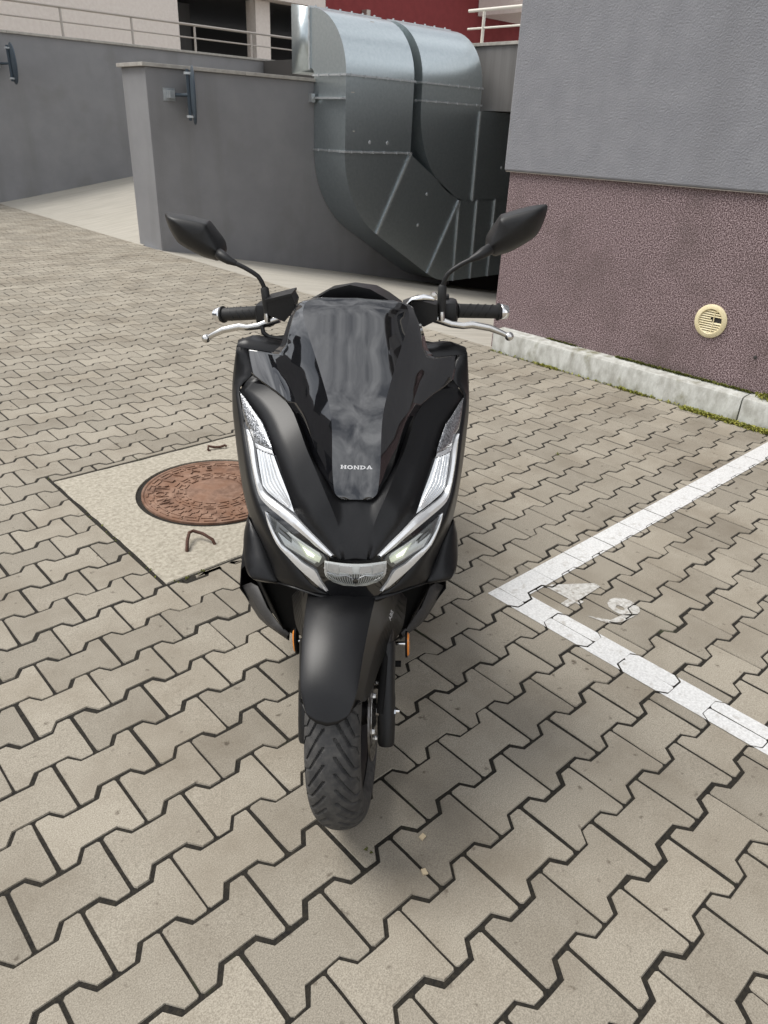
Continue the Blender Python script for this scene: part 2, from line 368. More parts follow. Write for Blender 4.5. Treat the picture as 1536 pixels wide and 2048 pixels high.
nine += [[(2.045, 0.895), (2.072, 0.894), (2.030, 0.925)], [(2.045, 0.895), (2.030, 0.925), (1.985, 0.905)], [(2.03, 0.925), (1.965, 0.935), (1.985, 0.905)], [(1.965, 0.935), (1.924, 1.000), (1.940, 0.935)], [(1.985, 0.905), (1.965, 0.935), (1.94, 0.935)]]
paint('parking_number_four', [ccw(t) for t in four], 'number_paint', 0.0021)
paint('parking_number_nine', [ccw(t) for t in nine], 'number_paint', 0.0021)

# ------------------------------------------------------------------ manhole in its cast slab, two rusty lifting loops
sl = MB(); cxm, cym, crm = 1.430, 2.600, 0.322
n = 64; x0, x1, y0, y1 = SLAB; rr2 = random.Random(5)
def slab_edge(t):
    c, s = math.cos(t), math.sin(t); d = []
    if c > 1e-6: d.append((x1 - cxm) / c)
    if c < -1e-6: d.append((x0 - cxm) / c)
    if s > 1e-6: d.append((y1 - cym) / s)
    if s < -1e-6: d.append((y0 - cym) / s)
    return min(d)
angs = sorted([2 * math.pi * k / n for k in range(n)] + [math.atan2(y - cym, x - cxm) % (2 * math.pi) for x in (x0, x1) for y in (y0, y1)])
rows = [[], [], [], [], []]
for t in angs:
    c, s = math.cos(t), math.sin(t); e = slab_edge(t) - rr2.uniform(0, 0.006)
    for r_, (rad, z) in zip(rows, ((e, -0.03), (e - 0.001, -0.006), (e - 0.008, 0.001), (crm + 0.012, 0.003), (crm + 0.006, -0.03))): r_.append((cxm + rad * c, cym + rad * s, z))
tag(sl.grid(rows, close=True).build('manhole_slab', 'slab', smooth=35), kind='structure')
mh = tag(empty('manhole_cover', (cxm, cym, 0.0035)), 'round rusty cast iron manhole cover set in square concrete slab', 'manhole cover')
b = MB(); b.lathe([(0.0001, 0.0), (0.11, 0.001), (0.116, -0.002), (0.297, -0.002), (0.302, 0.002), (0.310, 0.002), (0.312, -0.02)], 72, ax='Z')
b.build('plate', 'iron', mh, smooth=30)
b = MB()
def bar(b, r, t, lt, lr, zz=0.0045):
    """a raised bar on the lid: lt along the circle, lr along the radius"""
    c, s = math.cos(t), math.sin(t)
    pts = [(r - lr / 2, -lt / 2), (r + lr / 2, -lt / 2), (r + lr / 2, lt / 2), (r - lr / 2, lt / 2)]
    b.prism([(x * c - y * s, x * s + y * c, -0.0025) for x, y in pts], (0, 0, zz))
for rad, cnt, ph in ((0.285, 26, 0), (0.262, 24, .5), (0.178, 20, 0), (0.160, 18, .5), (0.128, 14, 0)):
    for k in range(cnt): bar(b, rad, 2 * math.pi * (k + ph) / cnt, 2 * math.pi * rad / cnt * 0.68, 0.0075)
for k in range(24):
    t = 2 * math.pi * k / 24; bar(b, 0.273, t, 0.008, 0.020); bar(b, 0.145, t + .1, 0.008, 0.012)
for k in range(26):
    t = R(75) + 2 * math.pi * k / 36
    if k < 23: bar(b, 0.240, t + R(60), 0.008, 0.026); bar(b, 0.210, t + R(65), 0.008, 0.022); bar(b, 0.225, t + R(62), 0.009, 0.009)
b.build('raised_pattern', 'iron', mh)
def text_mesh(name, s, size, m, parent, depth=0.002, xf=None, shear=0.0):
    cu = bpy.data.curves.new(name, 'FONT'); cu.body = s; cu.size = size; cu.extrude = depth; cu.align_x = 'CENTER'; cu.align_y = 'CENTER'; cu.shear = shear
    o = bpy.data.objects.new(name, cu); COL.objects.link(o)
    dg = bpy.context.evaluated_depsgraph_get(); me = bpy.data.meshes.new_from_object(o.evaluated_get(dg)); bpy.data.objects.remove(o)
    if xf:
        for v in me.vertices: v.co = xf(v.co)
    me.materials.clear(); me.materials.append(M[m]); q = bpy.data.objects.new(name, me); COL.objects.link(q)
    if parent: q.parent = parent
    return q
for k, ch in enumerate('NORLVAE'):
    t = R(172 - 17.5 * k); c, s = math.cos(t), math.sin(t)
    def lx(p, t=t, c=c, s=s):
        x, y = p.x, p.y; q = t - math.pi / 2
        return Vector((0.228 * c + x * math.cos(q) - y * math.sin(q), 0.228 * s + x * math.sin(q) + y * math.cos(q), p.z))
    text_mesh('letter', ch, 0.066, 'iron', mh, 0.0045, lx)
def loop(pts, label):
    b = MB(); b.tube(pts, 0.0065, 8)
    tag(b.build('lifting_loop', 'rebar', smooth=60), label, 'iron loop', 'rusty lifting loops in the manhole slab')
loop([(1.078, 2.207, -0.01), (1.080, 2.208, 0.012), (1.103, 2.245, 0.024), (1.130, 2.278, 0.034), (1.148, 2.280, 0.035), (1.170, 2.245, 0.030), (1.184, 2.200, 0.020), (1.190, 2.185, -0.01)], 'bent rusty iron loop in the concrete slab on the near side of the manhole cover')
loop([(1.640, 2.990, -0.01), (1.630, 3.000, 0.010), (1.640, 3.015, 0.020), (1.668, 3.000, 0.012), (1.695, 2.992, 0.010), (1.715, 2.985, 0.016), (1.722, 2.980, 0.010)], 'short rusty iron loop in the slab on the far side of the manhole cover')

# ------------------------------------------------------------------ building on the right, with its kerb and vent
def slab_box(name, lo, hi, m, parent=None, bev=0.0): return MB().box(lo, hi, bev).build(name, m, parent)
bld = tag(empty('apartment_building', (4.42, 3.55, 0)), 'tall grey stucco building with a speckled mauve plinth on the right', 'building')
def loc(p, o=(4.42, 3.55, 0)): return (p[0] - o[0], p[1] - o[1], p[2] - o[2])
def part(name, lo, hi, m, par, o, bev=0.0): return slab_box(name, loc(lo, o), loc(hi, o), m, par, bev)
BO = (4.42, 3.55, 0)
part('plinth', (4.42, -16, -1.6), (9.0, 3.548, 1.217), 'mosaic', bld, BO)
part('wall', (4.388, -16.03, 1.222), (9.4, 3.582, 19.0), 'stucco_grey', bld, BO, 0.012)
part('base_rail', (4.395, -16.0, 1.2165), (4.43, 3.57, 1.2215), 'rail', bld, BO)
for fl in range(5):                                        # upper storeys stand above the picture; the windscreen mirrors them
    z = 3.6 + fl * 3.0
    for y in (-13.6, -10.2, -6.6, -3.0, 0.6):
        f = part('window', (4.36, y, z), (4.387, y + 1.3, z + 1.5), 'rail_white', bld, BO)
        g_ = part('pane', (4.345, y + 0.07, z + 0.07), (4.358, y + 1.23, z + 1.43), 'glass_far', None, BO); g_.parent = f
    part('balcony', (3.4, -9.0, z - 0.75), (4.386, -7.0, z + 0.25), 'stucco_dark', bld, BO)
for k, (ya, yb) in enumerate([(-9.0, -7.12), (-7.11, -5.12), (-5.11, -3.12), (-3.11, -1.12), (-1.11, 0.80), (0.805, 1.56), (1.565, 3.445)]):
    b = MB(); b.grid([[(4.301, y, -0.05), (4.300, y, 0.128), (4.306, y, 0.146), (4.322, y, 0.152), (4.419, y, 0.158), (4.419, y, -0.05)] for y in [ya + 0.002 + (yb - ya - 0.004) * q / 8 for q in range(9)]])
    for y in (ya + 0.002, yb - 0.002): b.add([(4.301, y, -0.05), (4.300, y, 0.128), (4.306, y, 0.146), (4.322, y, 0.152), (4.419, y, 0.158), (4.419, y, -0.05)], [(0, 1, 2, 3, 4, 5)])
    if k == 0: kerb_root = tag(b.build('kerb', 'kerb', smooth=40), kind='structure')
    else: o = b.build('kerb_stone', 'kerb', kerb_root, smooth=40)
vt = tag(empty('vent_grille', (4.42, 1.906, 0.509)), 'round cream plastic vent grille with a broken slat low on the plinth', 'vent')
VR = 0.098
b = MB(); b.lathe([(VR - 0.001, 0.0), (VR, -0.008), (VR - 0.006, -0.013), (VR * 0.74, -0.016), (VR * 0.70, -0.012), (VR * 0.70, 0.0)], 40); b.build('frame', 'vent', vt, smooth=35)
b = MB(); b.lathe([(0.0001, -0.002), (VR * 0.70, -0.002)], 32); b.build('back', 'dark_in', vt)
for k in range(10):
    z = -VR * 0.62 + k * VR * 0.138; hw = math.sqrt(max(1e-5, (VR * 0.71) ** 2 - z * z)); lo_y = -hw
    if k in (5, 6): lo_y = -hw * 0.10 if k == 5 else 0.002
    b = MB(); b.prism([(-0.003, lo_y, z), (-0.011, lo_y, z - 0.0065), (-0.0125, lo_y, z - 0.0050), (-0.0045, lo_y, z + 0.003)], (0, hw - lo_y, 0)); b.build('slat', 'vent', vt)
part_pin = MB().box((-0.012, -0.02, -0.06), (-0.004, -0.015, 0.06)).build('mullion', 'vent', vt)
b = MB(); b.lathe([(0.011, 0.0), (0.010, -0.004), (0.004, -0.006), (0.0001, -0.006)], 12, o=(4.42, 1.60, 0.36)); tag(b.build('wall_plug', 'dark_in'), 'small dark round plug in the speckled plinth near the right edge', 'plug')

# moss and weeds along the kerb
def tufts(name, spots, m, label, cat, size, up, seed):
    rg = random.Random(seed); b = MB()
    for (x, y, z, spx, spy, cnt) in spots:
        for k in range(cnt):
            px, py = x + rg.gauss(0, spx), y + rg.gauss(0, spy); a = rg.uniform(0, 6.3); L_ = size * rg.uniform(0.5, 1.4); t = rg.uniform(0.3, 1.2) * up
            c, s = math.cos(a), math.sin(a); w = L_ * 0.32
            b.add([(px - s * w * .3, py + c * w * .3, z), (px + s * w * .3, py - c * w * .3, z), (px + c * L_ * .5 + s * w, py + s * L_ * .5 - c * w, z + L_ * t * .8), (px + c * L_, py + s * L_, z + L_ * t), (px + c * L_ * .5 - s * w, py + s * L_ * .5 + c * w, z + L_ * t * .8)], [(0, 1, 2, 3, 4)])
    return tag(b.build(name, m, recalc=False), label, cat, kind='stuff')
tufts('moss', [(4.409, 3.02 - 0.03 * k, 0.158, 0.004, 0.02, 34) for k in range(8)] + [(4.405, 2.45 - 0.025 * k, 0.158, 0.008, 0.02, 60) for k in range(36)], 'moss', 'dark green moss along the foot of the plinth on the kerb', 'moss', 0.012, 0.8, 1)
tufts('weeds', [(4.285, 2.98 - 0.03 * k, 0.0, 0.012, 0.02, 40) for k in range(6)] + [(4.284, 2.33 - 0.03 * k, 0.0, 0.012, 0.02, 40) for k in range(7)] + [(4.274, 1.86 - 0.025 * k, 0.0, 0.019, 0.02, 120) for k in range(26)] + [(4.285, 3.42 - 0.05 * k, 0.0, 0.006, 0.02, 8) for k in range(40)], 'weed', 'yellow green weeds in the gap between pavers and kerb', 'weeds', 0.014, 0.9, 2)
tufts('kerb_weeds', [(4.38, 1.455 - 0.02 * k, 0.157, 0.022, 0.03, 60) for k in range(8)], 'weed', 'green weed clump on top of the kerb at the right edge', 'weeds', 0.022, 1.3, 4)
tufts('joint_weeds', [(0.757, 0.800, -0.003, 0.003, 0.006, 6), (3.02, 1.92, -0.003, 0.01, 0.005, 14), (1.00, 2.05, -0.003, 0.05, 0.004, 20), (1.75, 2.05, -0.003, 0.05, 0.004, 20), (0.909, 2.6, -0.003, 0.004, 0.3, 30)], 'moss', 'tiny green weeds growing in the paver joints', 'weeds', 0.009, 0.8, 5)
for k, (x, y, a) in enumerate([(0.872, 0.742, 0.3), (0.812, 0.675, 1.4)]):
    c, s = math.cos(a), math.sin(a); b = MB()
    b.prism([(x + c * u - s * v, y + s * u + c * v, 0.0012) for u, v in ((-.008, -.005), (.006, -.007), (.009, .003), (-.004, .006))], (0, 0, 0.004))
    tag(b.build('wood_chip', 'debris'), ['larger pale wood chip on the pavers right of the front tyre', 'smaller pale wood chip on the pavers in front of the tyre'][k], 'chip', 'pale chips lying on the pavers')

# ------------------------------------------------------------------ two ramps, retaining walls
def down(x): return -0.004 - 0.172 * max(0.0, x - 4.42) if x < 13 else -1.48
tag(rect('ramp_down', 4.365, 24, 3.3, 8.98, 0, 'ramp', 40, 6, zf=lambda x, y: down(x)), kind='structure')
tag(rect('ramp_up', 4.365, 16.5, 9.35, 15.0, 0, 'ramp', 24, 4, zf=lambda x, y: -0.004 + 0.168 * max(0.0, x - 4.42)), kind='structure')
WO = (4.40, 9.18, 0)
fw = tag(empty('retaining_wall', WO), 'low dark grey wall between the two ramps with a light capped end', 'wall')
part('wall', (4.40, 8.88, -2.0), (9.72, 9.48, 1.955), 'stucco_dark', fw, WO, 0.006)
for k in range(4):
    xa = 4.355 + k * 1.34; part('coping_slab', (xa + 0.0015, 8.845, 1.957), (xa + 1.3385, 9.515, 1.996), 'coping', fw, WO, 0.004)
KO = (4.0, 15.1, 0)
bw = tag(empty('retaining_wall', KO), 'long dark grey wall behind the ramps carrying the metal railing', 'wall')
part('wall', (-9.0, 14.97, -0.5), (17.0, 15.32, 2.60), 'stucco_dark', bw, KO)
for k in range(13):
    xa = -9.0 + k * 2.0; part('coping_slab', (xa + 0.002, 14.935, 2.602), (xa + 1.998, 15.36, 2.64), 'coping', bw, KO, 0.004)
def railing(name, pts_x, fixed, ax, z0, ztop, zmid, m, label, x0, x1, r=0.021):
    o0 = Vector((x0, fixed, z0)) if ax == 'x' else Vector((fixed, x0, z0))
    rt = tag(empty(name, o0), label, 'railing', 'railings on the walls')
    def P(t, z): return (Vector((t, fixed, z)) if ax == 'x' else Vector((fixed, t, z))) - o0
    MB().tube([P(x0, ztop), P(x1, ztop)], r, 10).build('top_rail', m, rt, smooth=60)
    MB().tube([P(x0, zmid), P(x1, zmid)], r * 0.62, 8).build('middle_rail', m, rt, smooth=60)
    for t in pts_x:
        b = MB(); b.tube([P(t, z0), P(t, ztop - r)], r * 1.05, 8); b.lathe([(0.0001, 0.008), (r * 2, 0.008), (r * 2, 0.0)], 12, o=P(t, z0), ax='Z'); b.build('post', m, rt, smooth=50)
railing('railing', [-7 + 1.302 * k for k in range(15)], 15.14, 'x', 2.64, 3.09, 2.875, 'rail', 'grey metal railing with two rails on top of the long back wall', -9.0, 11.6)

# galvanised duct work
PIV1 = (7.965, 1.150); RD = 1.195; XL, XR, YF, YB = 6.772, 7.965, 8.214, 8.872
d1 = tag(empty('ventilation_duct', (XL, YB, 0)), 'large galvanised sheet duct bending over the wall, nearest to the end of the wall', 'duct', 'galvanised ventilation ducts')
DO = (XL, YB, 0)
def q(p): return (p[0] - DO[0], p[1] - DO[1], p[2] - DO[2])
def duct_top(par, xl, xr, zb, yf, yb, ztop_seam, end=None):
    """vertical piece up to the seam, then an elbow over the wall towards +Y"""
    cy, cz = yb + 0.085, ztop_seam; ro = cy - yf; ri = cy - yb
    prof = lambda r: [(cy - r * math.cos(t), cz + r * math.sin(t)) for t in [R(90) * k / 14 for k in range(15)]]
    po, pi = prof(ro), prof(ri)
    b = MB()
    rows = [[q((xl, a[0], a[1])), q((xr, a[0], a[1])), q((xr, c[0], c[1])), q((xl, c[0], c[1]))] for a, c in zip(po, pi)]
    b.grid(rows, close=True)
    b.build('elbow', 'galv', par, smooth=25)
    b = MB()
    ye = cy + 0.36
    z0, z1 = cz + ri, cz + ro
    b.grid([[q((xl, cy + .002, z0)), q((xr, cy + .002, z0)), q((xr, cy + .002, z1)), q((xl, cy + .002, z1))], [q((xl - .03, ye, z0 - .06)), q((xr + .03, ye, z0 - .06)), q((xr + .03, ye, z1 + .06)), q((xl - .03, ye, z1 + .06))]], close=True)
    b.build('outlet', 'galv', par, smooth=25, thick=0.004)
    frame(par, [(xl, z0), (xr, z0), (xr, z1), (xl, z1)], 'y', cy, 0.02)
    b = MB(); b.box(q((xl, yf, zb)), q((xr, yb, cz - 0.001))); b.build('riser', 'galv', par)
    return cz
def frame(par, quad, ax, at, w=0.018, bolts=6):
    """an angle flange round the duct, with bolt heads"""
    b = MB(); n_ = len(quad)
    cx0 = sum(p[0] for p in quad) / n_; cy0 = sum(p[1] for p in quad) / n_
    def P(u, v, d):
        return q((u, at + d, v)) if ax == 'y' else q((u, v, at + d)) if ax == 'z' else q((at + d, u, v))
    big = [(p[0] + (w if p[0] > cx0 else -w), p[1] + (w if p[1] > cy0 else -w)) for p in quad]
    for k in range(n_):
        a, c, e, g2 = quad[k], quad[(k + 1) % n_], big[(k + 1) % n_], big[k]
        b.prism([P(*a, -.011), P(*c, -.011), P(*e, -.011), P(*g2, -.011)], Vector(P(0, 0, .011)) - Vector(P(0, 0, -.011)))
    rg = random.Random(int(at * 100))
    for k in range(n_):
        a, c = big[k], big[(k + 1) % n_]; L_ = math.hypot(c[0] - a[0], c[1] - a[1]); m_ = max(2, int(L_ / 0.19))
        for i in range(m_):
            t = (i + 0.5) / m_ + rg.uniform(-.02, .02); u, v = a[0] + (c[0] - a[0]) * t, a[1] + (c[1] - a[1]) * t
            p0 = Vector(P(u, v, 0)); b.box(p0 - Vector((.009, .009, .017)), p0 + Vector((.009, .009, .017)))
    b.build('flange', 'flange', par)
def seam(par, a, b_, w=0.016):
    """a raised standing seam on the front and around the sheet, from a to b in the X-Z plane"""
    b = MB(); d = Vector((b_[0] - a[0], b_[1] - a[1])).normalized(); nn_ = Vector((-d.y, d.x)) * w
    pts = [(a[0] - nn_.x, a[1] - nn_.y), (b_[0] - nn_.x, b_[1] - nn_.y), (b_[0] + nn_.x, b_[1] + nn_.y), (a[0] + nn_.x, a[1] + nn_.y)]
    b.prism([q((x, YF - 0.022, z)) for x, z in pts], (0, 0.020, 0))
    L_ = (Vector(b_) - Vector(a)).length
    for i in range(int(L_ / 0.2)):
        t = (i + .5) / int(L_ / 0.2); x, z = a[0] + (b_[0] - a[0]) * t + nn_.x, a[1] + (b_[1] - a[1]) * t + nn_.y
        b.box(q((x - .009, YF - .034, z - .009)), q((x + .009, YF - .012, z + .009)))
    b.build('flange', 'flange', par)
rect_xy = lambda xl, xr: [(xl, YF), (xr, YF), (xr, YB), (xl, YB)]
zt = duct_top(d1, XL, XR, 1.170, YF, YB, 2.032)
frame(d1, rect_xy(XL, XR), 'z', 2.032); frame(d1, rect_xy(XL, XR), 'z', 1.160)
def bend(par, piv, r, t0, t1, name, n_=12, yf=YF, yb=YB):
    b = MB(); rows = []
    for k in range(n_ + 1):
        t = R(t0 + (t1 - t0) * k / n_); x, z = piv[0] + r * math.cos(t), piv[1] + r * math.sin(t)
        rows.append([q((x, yf, z)), q((piv[0], yf, piv[1])), q((piv[0], yb, piv[1])), q((x, yb, z))])
    b.grid(rows, close=True); b.build(name, 'galv', par, smooth=25)
bend(d1, PIV1, RD, 180, 240, 'lower_bend')
p1o = (PIV1[0] + RD * math.cos(R(240)), PIV1[1] + RD * math.sin(R(240)))
dv = (math.cos(R(-30)), math.sin(R(-30))); LN1 = 1.26
PIV2 = (PIV1[0] + dv[0] * LN1, PIV1[1] + dv[1] * LN1); p2o = (p1o[0] + dv[0] * LN1, p1o[1] + dv[1] * LN1)
b = MB(); b.prism([q((x, YF, z)) for x, z in (PIV1, PIV2, p2o, p1o)], (0, YB - YF, 0)); b.build('diagonal_section', 'galv', d1)
bend(d1, PIV2, RD, 240, 270, 'floor_bend', 6)
zb2 = PIV2[1] - RD
b = MB(); b.box(q((PIV2[0], YF, zb2)), q((15.0, YB, PIV2[1]))); b.build('floor_section', 'galv', d1)
seam(d1, p1o, PIV1); seam(d1, p2o, PIV2)
for x in (PIV2[0] + 0.005, PIV2[0] + 0.42, PIV2[0] + 0.86): seam(d1, (x, zb2), (x, PIV2[1]), 0.012)
b = MB(); b.box(q((XL - 0.07, YF - 0.002, 1.76)), q((XL - 0.001, YF + 0.66, 1.782))); b.box(q((XL - 0.09, YB - 0.06, 1.72)), q((XL - 0.03, YB + .006, 1.82))); b.build('wall_clamp', 'flange', d1)
for (x, z) in ((7.20, 1.28), (7.52, 1.28), (8.35, 0.62), (8.20, 0.20)):
    b = MB(); b.lathe([(0.026, 0.001), (0.022, -0.006), (0.0001, -0.007)], 14, o=q((x, YF, z)), ax='Y'); b.build('blank_cap', 'flange', d1, smooth=40)
for (x, z, w_) in ((6.86, 1.84, .05), (6.90, 1.40, .03), (7.15, 2.62, .06)): MB().box(q((x, YF - .004, z)), q((x + w_, YF - .001, z + .008))).build('chalk_mark', 'rail_white', d1)
DO = (8.125, YB, 0); XL2, XR2 = 8.125, 9.36
d2 = tag(empty('ventilation_duct', DO), 'second galvanised duct, its curved end lying on top of the lower one', 'duct', 'galvanised ventilation ducts')
duct_top(d2, XL2, XR2, 1.830, YF, YB, 2.032)
frame(d2, rect_xy(XL2, XR2), 'z', 2.032); frame(d2, rect_xy(XL2, XR2), 'z', 1.815)
bend(d2, (XR2, 1.742), XR2 - XL2, 180, 270, 'lower_bend', 18)
b = MB(); b.box(q((XL2, YF, 1.742)), q((XR2, YB, 1.8285))); b.build('collar', 'galv', d2)
b = MB(); b.box(q((XR2, YF, 1.742 - (XR2 - XL2))), q((15.0, YB, 1.742))); b.build('run_section', 'galv', d2)
seam(d2, (XR2, 1.742 - (XR2 - XL2)), (XR2, 1.742), 0.015)
for (x, z) in ((10.2, 1.30), (10.0, 0.98)):
    b = MB(); b.lathe([(0.026, 0.001), (0.022, -0.006), (0.0001, -0.007)], 14, o=q((x, YF, z)), ax='Y'); b.build('blank_cap', 'flange', d2, smooth=40)

# garage mouth: beam, deck, walls and ceiling of the dark passage
GO = (9.7, 6.0, 0)
gm = tag(empty('garage_entrance', GO), 'concrete beam over the dark garage entrance beside the ducts', 'garage')
part('beam', (9.70, 3.62, 1.757), (10.05, 9.46, 2.600), 'beam', gm, GO)
part('coping_slab', (9.67, 3.60, 2.602), (10.10, 9.50, 2.645), 'coping', gm, GO, 0.004)
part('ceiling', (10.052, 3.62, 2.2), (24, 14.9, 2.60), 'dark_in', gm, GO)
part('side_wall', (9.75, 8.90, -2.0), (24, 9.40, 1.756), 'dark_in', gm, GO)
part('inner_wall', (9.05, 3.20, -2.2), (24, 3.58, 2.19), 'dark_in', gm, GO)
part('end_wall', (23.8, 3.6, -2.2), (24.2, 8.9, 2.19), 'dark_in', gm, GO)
railing('railing', [4.2, 5.9, 7.40, 8.74], 9.86, 'y', 2.645, 3.085, 2.855, 'rail_white', 'cream painted railing on the concrete beam above the garage entrance', 3.7, 9.05, 0.022)

# traffic mirrors seen from behind
def traffic_mirror(cx, cz, ywall, off, yaw, label, tilt=0.0):
    o = (cx - 0.16, ywall, cz); rt = tag(empty('traffic_mirror', o), label, 'traffic mirror', 'convex traffic mirrors on the ramp walls')
    b = MB(); b.box((-0.075, -0.008, -0.065), (0.075, -0.0005, 0.065)); b.build('wall_plate', 'flange', rt)
    b = MB(); b.box((-0.035, -0.085, -0.04), (0.035, -0.0085, 0.04), 0.005); b.build('bracket', 'flange', rt)
    mc = Vector((0.16, -off, 0)); rot = Matrix.Rotation(yaw, 4, 'Z') @ Matrix.Rotation(tilt, 4, 'Y')
    x_ = lambda p: mc + (rot @ Vector(p))
    b = MB(); b.tube([(0.03, -0.055, 0), (0.09, -0.10, 0), mc + rot @ Vector((-0.05, 0, 0))], 0.019, 10); b.build('arm', 'mirror_back', rt, smooth=60)
    rd = 0.30
    b = MB(); b.lathe([(rd * 0.55, -0.028), (rd * 0.95, -0.006), (rd, 0.0), (rd * 0.985, 0.014)], 40, xf=x_); b.lathe([(0.0001, -0.03), (rd * 0.55, -0.028)], 40, xf=x_); b.build('back_shell', 'mirror_back', rt, smooth=35)
    b = MB(); b.lathe([(rd * 0.98, 0.012), (rd * 0.7, 0.036), (rd * 0.35, 0.05), (0.0001, 0.054)], 40, xf=x_); b.build('mirror_glass', 'mirror_face', rt, smooth=50)
    b = MB(); b.box((-0.065, -0.03, -rd * 0.86), (-0.031, 0.03, rd * 0.86), 0.004, xf=x_); b.build('back_bar', 'mirror_back', rt)
    for s in (-1, 1):
        b = MB(); b.box((-0.085, -0.05, s * rd * 0.72 - 0.012), (0.004, 0.05, s * rd * 0.72 + 0.012), xf=x_); b.build('clamp', 'flange', rt)
traffic_mirror(4.83, 1.695, 8.88, 0.27, R(-26), 'round traffic mirror seen edge on, fixed to the low wall between the ramps')
traffic_mirror(4.90, 2.150, 14.97, 0.37, R(-9), 'round traffic mirror seen from behind at the left edge on the long back wall')

# deck and house behind
tag(rect('deck', -9, 24, 15.30, 26, 2.60, 'ramp', 2, 2), kind='structure')
HO = (12.0, 19.0, 2.6)
hs = tag(empty('apartment_house', HO), 'beige and red house with a dark car park opening behind the railing', 'building')
part('beige_wall', (-6, 19.0, 2.6), (10.41, 19.6, 10.0), 'beige', hs, HO)
part('lintel', (10.412, 19.0, 4.31), (14.90, 19.5, 10.0), 'beige', hs, HO)
part('red_wall', (14.902, 18.99, 2.6), (22.2, 19.6, 10.0), 'red', hs, HO)
part('red_return', (22.202, 19.3, 2.6), (27.5, 19.8, 10.0), 'red', hs, HO)
part('column', (12.85, 19.35, 2.6), (13.30, 19.8, 4.30), 'beige', hs, HO)
part('column', (11.95, 21.8, 2.6), (12.3, 22.2, 4.30), 'beam', hs, HO)
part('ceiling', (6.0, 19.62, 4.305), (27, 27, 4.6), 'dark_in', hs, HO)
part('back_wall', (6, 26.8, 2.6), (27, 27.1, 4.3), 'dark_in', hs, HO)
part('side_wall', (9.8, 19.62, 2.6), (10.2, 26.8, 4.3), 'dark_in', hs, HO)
part('balcony', (21.1, 16.7, 4.80), (27.0, 18.98, 6.2), 'beige', hs, HO, 0.01)
part('parapet', (18.5, 16.9, 2.6), (19.05, 17.3, 3.35), 'beige', hs, HO)
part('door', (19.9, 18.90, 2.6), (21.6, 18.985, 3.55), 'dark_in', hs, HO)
b = MB(); b.box(loc((16.20, 18.78, 4.28), HO), loc((16.34, 18.985, 4.42), HO)); b.build('lamp_box', 'rail', hs)

# blocks on the far side of the yard, behind the photographer: they stand in the windscreen's reflection
def block(o, lo, hi, m, label, wins):
    rt = tag(empty('apartment_block', o), label, 'building', 'apartment blocks around the yard')
    part('wall', lo, hi, m, rt, o)
    for (axis, at, a0, a1, step, z0, z1) in wins:
        z = z0
        while z < z1:
            t = a0
            while t < a1:
                l2, h2 = ((at - .03, t, z), (at + .03, t + 1.3, z + 1.5)) if axis == 'x' else ((t, at - .03, z), (t + 1.3, at + .03, z + 1.5))
                part('window', l2, h2, 'glass_far', rt, o); t += step
            z += 3.0
block((-11, 12, 0), (-20, 3.0, -0.05), (-11, 22, 4.2), 'stucco_dark', 'long dark grey block across the yard to the left of the photographer', [('x', -11, 3.6, 21, 2.6, 1.0, 5)])

# measured scooter outlines (metres, half model)
WING_LOW = [(-0.14147,0.245,0.90358),(-0.17547,0.285,0.91787),(-0.20386,0.312,0.92845),(-0.22879,0.338,0.93985)]
WING_TOP = [(-0.17752,0.332,0.99112),(-0.19937,0.353,0.98781),(-0.22016,0.37,0.98529),(-0.243,0.384,0.98318)]
SCREEN = [[(-0.01541,0.0765,0.75829),(-0.0263,0.078,0.75902)],[(-0.02996,0.0785,0.76035),(-0.03797,0.081,0.76347)],[(-0.04277,0.084,0.76963),(-0.04634,0.088,0.77004)],[(-0.04916,0.092,0.78707),(-0.06069,0.104,0.78925)],[(-0.0503,0.108,0.82161),(-0.08471,0.138,0.80959)],[(-0.05001,0.125,0.85761),(-0.09731,0.163,0.84082)],[(-0.04862,0.143,0.89315),(-0.1089,0.188,0.86646)],[(-0.05286,0.161,0.9209),(-0.1237,0.216,0.88934)],[(-0.06031,0.18,0.94454),(-0.14147,0.245,0.90358)],[(-0.06847,0.2,0.96426),(-0.15089,0.268,0.92419)],[(-0.07523,0.216,0.98173),(-0.15918,0.29,0.94867)],[(-0.08167,0.233,0.99908),(-0.16826,0.31,0.97006)],[(-0.08813,0.248,1.01417),(-0.17752,0.332,0.99112)],[(-0.095,0.262,1.03002),(-0.16268,0.325,1.00916)],[(-0.10157,0.278,1.04624),(-0.15373,0.328,1.03497)],[(-0.11132,0.302,1.06994),(-0.14242,0.338,1.0673)],[(-0.1169,0.3185,1.08648),(-0.1323,0.345,1.08499)],[(-0.11557,0.3262,1.09711),(-0.12779,0.3475,1.09289)],[(-0.10358,0.325,1.10594),(-0.11964,0.34,1.10038)],[(-0.07375,0.32,1.11651),(-0.1037,0.333,1.10724)]]
